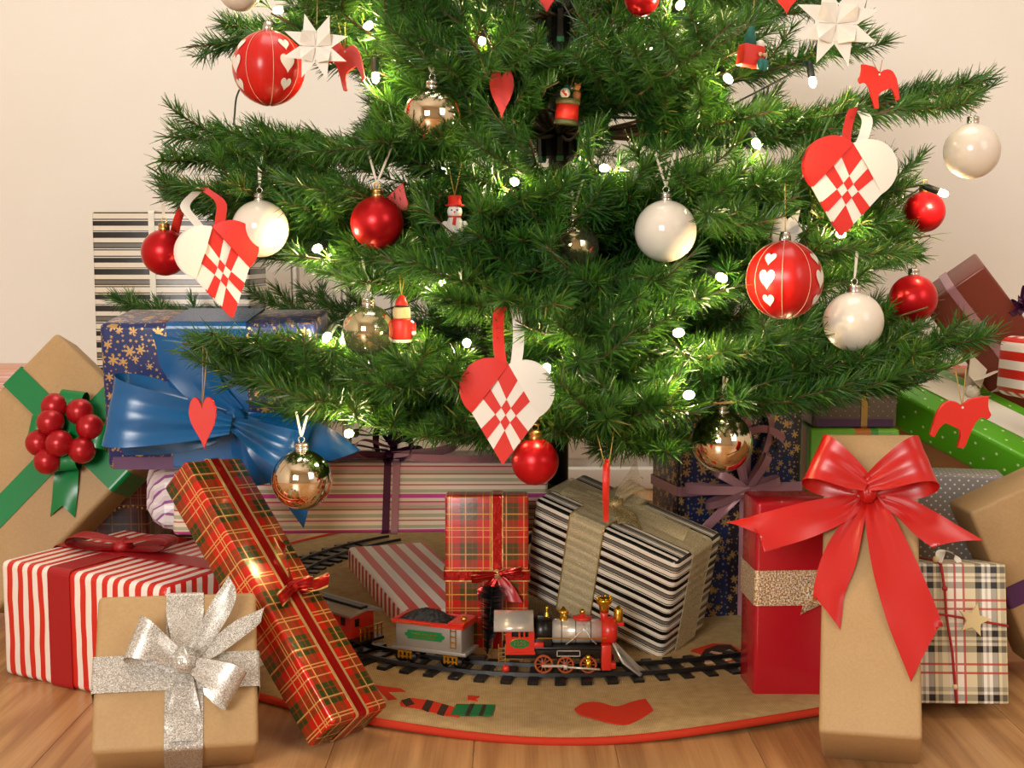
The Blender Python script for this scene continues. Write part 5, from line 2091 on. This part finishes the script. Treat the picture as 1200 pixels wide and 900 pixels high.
def build_needles(out, parent, rng_tint):
    B = np.concatenate([o[0] for o in out])
    T = np.concatenate([o[1] for o in out])
    Sd = np.concatenate([o[2] for o in out])
    n = len(B)
    if n == 0:
        return
    w0, w1 = .00062, .00042
    mid = (B + T) / 2 + np.array([[0, 0, .0006]])
    V = np.stack([B - Sd * w0, B + Sd * w0, mid + Sd * w0 * 1.1, mid - Sd * w0 * 1.1, T + Sd * w1 * .5, T - Sd * w1 * .5], 1).reshape(-1, 3)
    q = np.arange(n)[:, None] * 6
    Fc = np.concatenate([q + np.array([[0, 1, 2, 3]]), q + np.array([[3, 2, 4, 5]])], 1).reshape(-1)
    me = bpy.data.meshes.new('needles')
    me.vertices.add(n * 6)
    me.vertices.foreach_set('co', V.astype(np.float32).ravel())
    me.loops.add(n * 8)
    me.loops.foreach_set('vertex_index', Fc.astype(np.int32))
    me.polygons.add(n * 2)
    me.polygons.foreach_set('loop_start', np.arange(0, n * 8, 4, dtype=np.int32))
    me.polygons.foreach_set('loop_total', np.full(n * 2, 4, np.int32))
    me.update()
    at_ = me.attributes.new('tint', 'FLOAT', 'POINT')
    t = np.clip(nrg.beta(2.0, 2.6, n) + rng_tint, 0, 1)
    at_.data.foreach_set('value', np.repeat(t, 6).astype(np.float32))
    o = link('needles', me, MT['needle'], parent, 'stuff')
    return n


HUBZ = [0.30, 0.46, 0.622, 0.768, 0.92, 1.06]
NTOT = 0


def branch(root, hub, tip, clip=True, dens=2300, tw=1.0, sag=0.02, ln=.0235):
    """one wired branch: stem with side twigs, needles as its sub-part"""
    global NTOT
    hub, tip = np.array(hub, float), np.array(tip, float)
    d = tip - hub
    L = np.linalg.norm(d)
    mid = hub + d * .5 + np.array([0, 0, -sag])
    n = max(8, int(L / .025))
    path = bez(hub, mid, tip, n)
    # a stem that would cross an ornament or leave the crown is cut short
    k = keep(path, -4, clip)
    last = len(path)
    for i in range(len(path)):
        if not k[i] and i > len(path) * .45:
            last = i
            break
    path = path[:last]
    if len(path) < 4:
        return
    out, stems = [], []
    stems.append((path, np.linspace(.0024, .0011, len(path))))
    u = d / L
    lat = np.cross(u, [0, 0, 1.0])
    lat /= np.linalg.norm(lat) + 1e-9
    up = np.cross(lat, u)
    needles_on(path[int(len(path) * .22):], dens, ln, out, clip)
    step = .030
    s = .30 * L
    side = 1 if nrg.random() < .5 else -1
    Lp = np.linalg.norm(np.diff(path, axis=0), axis=1).sum()
    while s < Lp - .03:
        f = s / Lp * (len(path) - 1)
        i = min(int(f), len(path) - 2)
        p = path[i] + (path[i + 1] - path[i]) * (f - i)
        t = path[i + 1] - path[i]
        t /= np.linalg.norm(t)
        tl = (.15 - .075 * s / Lp) * nrg.uniform(.8, 1.15) * tw
        dv = t * .80 + lat * side * .62 + up * nrg.uniform(-.20, .38)
        dv /= np.linalg.norm(dv)
        e = p + dv * tl
        m = p + dv * tl * .5 + up * nrg.uniform(-.008, .002)
        e = e + up * nrg.uniform(-.004, .018)
        tp = bez(p, m, e, 7)
        kk = keep(tp, -2, clip)
        bad = np.where(~kk)[0]
        cutn = bad[0] if len(bad) else 7
        if cutn >= 3:
            tp = tp[:cutn]
            stems.append((tp, np.linspace(.0011, .0007, len(tp))))
            needles_on(tp, dens * 1.05, ln * .96, out, clip)
        side = -side
        s += step * nrg.uniform(.75, 1.2)
    verts, faces = [], []
    for pth, rad in stems:
        v, f = tube_data(pth, list(rad), 5)
        o = len(verts)
        verts += v
        faces += [tuple(o + q for q in ff) for ff in f]
    ob = mesh('branch', [Vector(v) - root.location for v in verts], faces, MT['stem'], root, True)
    out = [(a - np.array(root.location), b - np.array(root.location), c) for a, b, c in out]
    NTOT += build_needles(out, ob, nrg.normal(0, .07)) or 0


def tree():
    root = thing('christmas_tree', 'artificial green Christmas tree with wired needle branches and black plastic trunk', 'tree', (TX, TY, 0))
    BP = MT['black_plastic']
    # stand and trunk
    for k in range(4):
        a = math.radians(45 + 90 * k)
        d = Vector((math.cos(a), math.sin(a), 0))
        tube('stand_leg', [d * .02 + Vector((0, 0, .10)), d * .10 + Vector((0, 0, .075)), d * .20 + Vector((0, 0, .016)), d * .215 + Vector((0, 0, .012))], .006, BP, root, 8)
    lathe('stand_socket', [(.021, .05), (.021, .15), (.017, .155)], BP, root, 24)
    lathe('trunk', [(.0135, .07), (.0135, 1.25)], BP, root, 20)
    for z in HUBZ:
        h = part_empty('branch_collar', root)
        lathe('collar_ring', [(.018, z - .016), (.026, z - .012), (.028, z - .004), (.028, z + .004), (.018, z + .008)], BP, h, 24)
        bm = bmesh.new()
        for k in range(12):
            a = 2 * math.pi * k / 12
            bm_box(bm, (.025 * math.cos(a), .025 * math.sin(a), z - .030), (.008, .007, .034), Matrix.Rotation(a, 3, 'Z'))
        from_bm('collar_slots', bm, BP, h)
        bm = bmesh.new()
        for k in range(6):
            a = 2 * math.pi * (k + .5) / 6
            bm_box(bm, (.025 * math.cos(a), .025 * math.sin(a), z - .050), (.007, .009, .006), Matrix.Rotation(a, 3, 'Z'))
        from_bm('slot_tabs', bm, MT['green_plastic'], h)
    targets = [tuple(h + Vector((0, 0, .004))) for h in HOOKS]
    sil = [(218, 55, 1.56, .768, .0), (264, 30, 1.52), (196, 100, 1.52, .622, .07), (190, 160, 1.54), (188, 188, 1.45), (186, 220, 1.43), (250, 240, 1.40), (214, 402, 1.26), (328, 395, 1.25), (300, 440, 1.22), (365, 470, 1.20), (420, 500, 1.20), (480, 515, 1.15), (560, 515, 1.12), (650, 500, 1.13), (713, 492, 1.09), (785, 530, 1.15), (760, 470, 1.11), (870, 470, 1.15), (930, 470, 1.16), (985, 460, 1.20), (1050, 450, 1.25), (1166, 394, 1.35), (1088, 360, 1.42), (1090, 276, 1.42), (1068, 218, 1.40), (1162, 92, 1.46), (1104, 74, 1.50), (1066, 36, 1.46), (1010, 105, 1.52),
           (590, 352, 1.14), (700, 330, 1.17), (760, 120, 1.26), (805, 205, 1.24), (560, 245, 1.20), (870, 245, 1.20), (480, 310, 1.20), (385, 250, 1.26), (350, 150, 1.36), (440, 165, 1.30), (650, 90, 1.30), (520, 75, 1.30), (905, 130, 1.30), (935, 395, 1.17), (850, 410, 1.14), (680, 420, 1.10), (520, 440, 1.12), (450, 450, 1.15), (960, 220, 1.26), (1010, 330, 1.30), (820, 350, 1.16), (610, 280, 1.18), (300, 200, 1.40), (480, 20, 1.36), (820, 30, 1.34), (600, 20, 1.38), (880, 20, 1.36), (350, 300, 1.30), (420, 330, 1.26), (540, 330, 1.18), (750, 350, 1.14),
           (330, 235, 1.34), (400, 215, 1.30), (470, 230, 1.26), (520, 210, 1.28), (560, 290, 1.22), (610, 240, 1.24), (650, 260, 1.22), (700, 240, 1.24), (740, 230, 1.24), (850, 220, 1.24), (900, 260, 1.26), (660, 380, 1.16), (600, 320, 1.18), (640, 300, 1.2), (720, 380, 1.14), (480, 150, 1.34), (550, 130, 1.34), (600, 140, 1.36), (620, 60, 1.36), (700, 80, 1.34), (720, 20, 1.36), (560, 20, 1.38), (680, 150, 1.40), (940, 300, 1.24), (1040, 260, 1.36), (980, 150, 1.36), (880, 90, 1.34)]
    targets = [(t, None, .02) for t in targets] + [(tuple(at(*t[:3])), t[3] if len(t) > 3 else None, t[4] if len(t) > 3 else .02) for t in sil]
    cnt = 0
    for T, hz, sg in targets:
        hz = hz or min(HUBZ, key=lambda z: abs(z - (T[2] - .015)))
        a = math.atan2(T[1] - TY, T[0] - TX)
        hub = (TX + .024 * math.cos(a), TY + .024 * math.sin(a), hz - .02)
        branch(root, hub, T, sag=sg)
        cnt += 1
    # the rest of each whorl
    for i, hz in enumerate(HUBZ):
        n = 17
        R = [.50, .50, .47, .44, .40, .36][i]
        for k in range(n):
            a = 2 * math.pi * (k + .37 * i) / n + nrg.normal(0, .06)
            frontal = -math.sin(a)
            r = R * nrg.uniform(.80, 1.0)
            z = hz + nrg.uniform(-.02, .07)
            tip = (TX + r * math.cos(a), TY + r * math.sin(a), z)
            hub = (TX + .024 * math.cos(a), TY + .024 * math.sin(a), hz - .02)
            branch(root, hub, tip, dens=2000 if frontal > -.2 else 1300)
            cnt += 1
    for i, hz in enumerate((.36, .51, .66, .81)):
        for k in range(13):
            a = 2 * math.pi * (k + .5 * i) / 13 + nrg.normal(0, .08)
            r = (.47, .46, .43, .40)[i] * nrg.uniform(.70, .95)
            tip = (TX + r * math.cos(a), TY + r * math.sin(a), hz + nrg.uniform(-.01, .05))
            hub = (TX + .018 * math.cos(a), TY + .018 * math.sin(a), hz - .03)
            branch(root, hub, tip, dens=1900 if math.sin(a) < .2 else 1300)
            cnt += 1
    # sprigs of the lowest whorl that show behind the gifts on the left
    for t in ((132, 352, 1.88), (300, 347, 1.88), (352, 338, 1.94), (392, 372, 1.90), (430, 375, 1.88)):
        T = at(*t)
        a = math.atan2(T[1] - TY, T[0] - TX)
        hub = (TX + .024 * math.cos(a), TY + .024 * math.sin(a), .285)
        branch(root, hub, tuple(T), clip=False, dens=1800, tw=.6)
        cnt += 1
    root['needles_total'] = NTOT
    print('branches', cnt, 'needles', NTOT)


LIGHTS = [(327, 12, 1.48), (432, 30, 1.38), (440, 90, 1.38), (565, 48, 1.42), (797, 6, 1.35), (853, 92, 1.36), (952, 95, 1.42), (886, 168, 1.29), (708, 197, 1.33), (603, 213, 1.34), (372, 291, 1.33), (383, 395, 1.33), (406, 398, 1.33), (480, 380, 1.36), (547, 402, 1.22), (640, 432, 1.175), (795, 390, 1.18), (845, 325, 1.24), (985, 274, 1.36), (1104, 226, 1.45), (807, 463, 1.15), (409, 508, 1.24), (520, 330, 1.3), (520, 200, 1.45), (760, 60, 1.48), (900, 300, 1.42), (700, 420, 1.3), (460, 470, 1.34), (930, 440, 1.33), (620, 350, 1.36)]  # last eight bulbs are unseen, added inside to warm the inner needles
for lx, ly, lD in LIGHTS[:22]:
    zone(lx, ly, 10, lD + .01)

for zx, zy, zr in ((656, 22, 17), (655, 45, 15), (650, 150, 24), (648, 172, 24), (656, 120, 10)):
    zone(zx, zy, zr, 1.60)

tree()


def fairy_lights():
    g = thing('fairy_lights', 'string of warm white fairy lights on a dark green cable wound through the tree', 'string lights', (TX, TY, 0))
    O = g.location
    pts = []
    prev = None
    for k, (px, py, D) in enumerate(LIGHTS):
        b = at(px, py, D)
        a = rnd.uniform(0, 6.28)
        tow = (Vector((TX, TY, b.z)) - b).normalized()
        d = (tow * .9 + Vector((math.cos(a) * .35, 0, math.sin(a) * .5 + .25))).normalized()
        if (px, py) == (1104, 226):
            d = Vector((-.93, .1, .35))
        if (px, py) == (952, 95):
            d = Vector((-.15, .2, 1))
        if (px, py) == (440, 90):
            d = Vector((-.1, .3, 1))
        d.normalize()
        bl = part_empty('bulb', g)
        Mx = Matrix.Translation(b - O) @ d.to_track_quat('Z', 'Y').to_matrix().to_4x4()
        lathe('glass', [(.0008, -.0072), (.0028, -.0056), (.0038, -.0025), (.0039, .001), (.0032, .004)], MT['bulb'], bl, 12, Mx)
        lathe('bulb_socket', [(.0034, .0035), (.0040, .005), (.0040, .018), (.0030, .022)], MT['cord'], bl, 10, Mx)
        pts.append(b - O + d * .022)
    # cable sags inwards between neighbouring lamps
    path = []
    for p, q in zip(pts[:-1], pts[1:]):
        m = (p + q) / 2
        inn = Vector((-m.x, -m.y, 0)) * .35
        m2 = m + inn + Vector((0, 0, -.015))
        path += [p, p.lerp(m2, .6) + Vector((0, .01, -.004)), m2, q.lerp(m2, .6) + Vector((0, .01, -.004))]
    path.append(pts[-1])
    C = cr([tuple(p) for p in path], len(path) * 7)
    tube('cable', C, .0011, MT['cord'], g, 5)
    # loops of cable that show against the wall
    for ctrl in ([(660, 5, 1.52), (672, 25, 1.50), (690, 45, 1.47), (725, 54, 1.45), (745, 50, 1.43)], [(664, 185, 1.56), (682, 178, 1.52), (690, 172, 1.50), (700, 165, 1.46)], [(812, 242, 1.36), (824, 250, 1.35), (828, 272, 1.35), (828, 292, 1.35)], [(283, 100, 1.46), (277, 115, 1.46), (275, 135, 1.45), (274, 146, 1.44)], [(1040, 218, 1.46), (1055, 214, 1.46), (1068, 212, 1.46)]):
        tube('cable_loop', cr([tuple(at(*c) - O) for c in ctrl], 20), .0011, MT['cord'], g, 5)


fairy_lights()
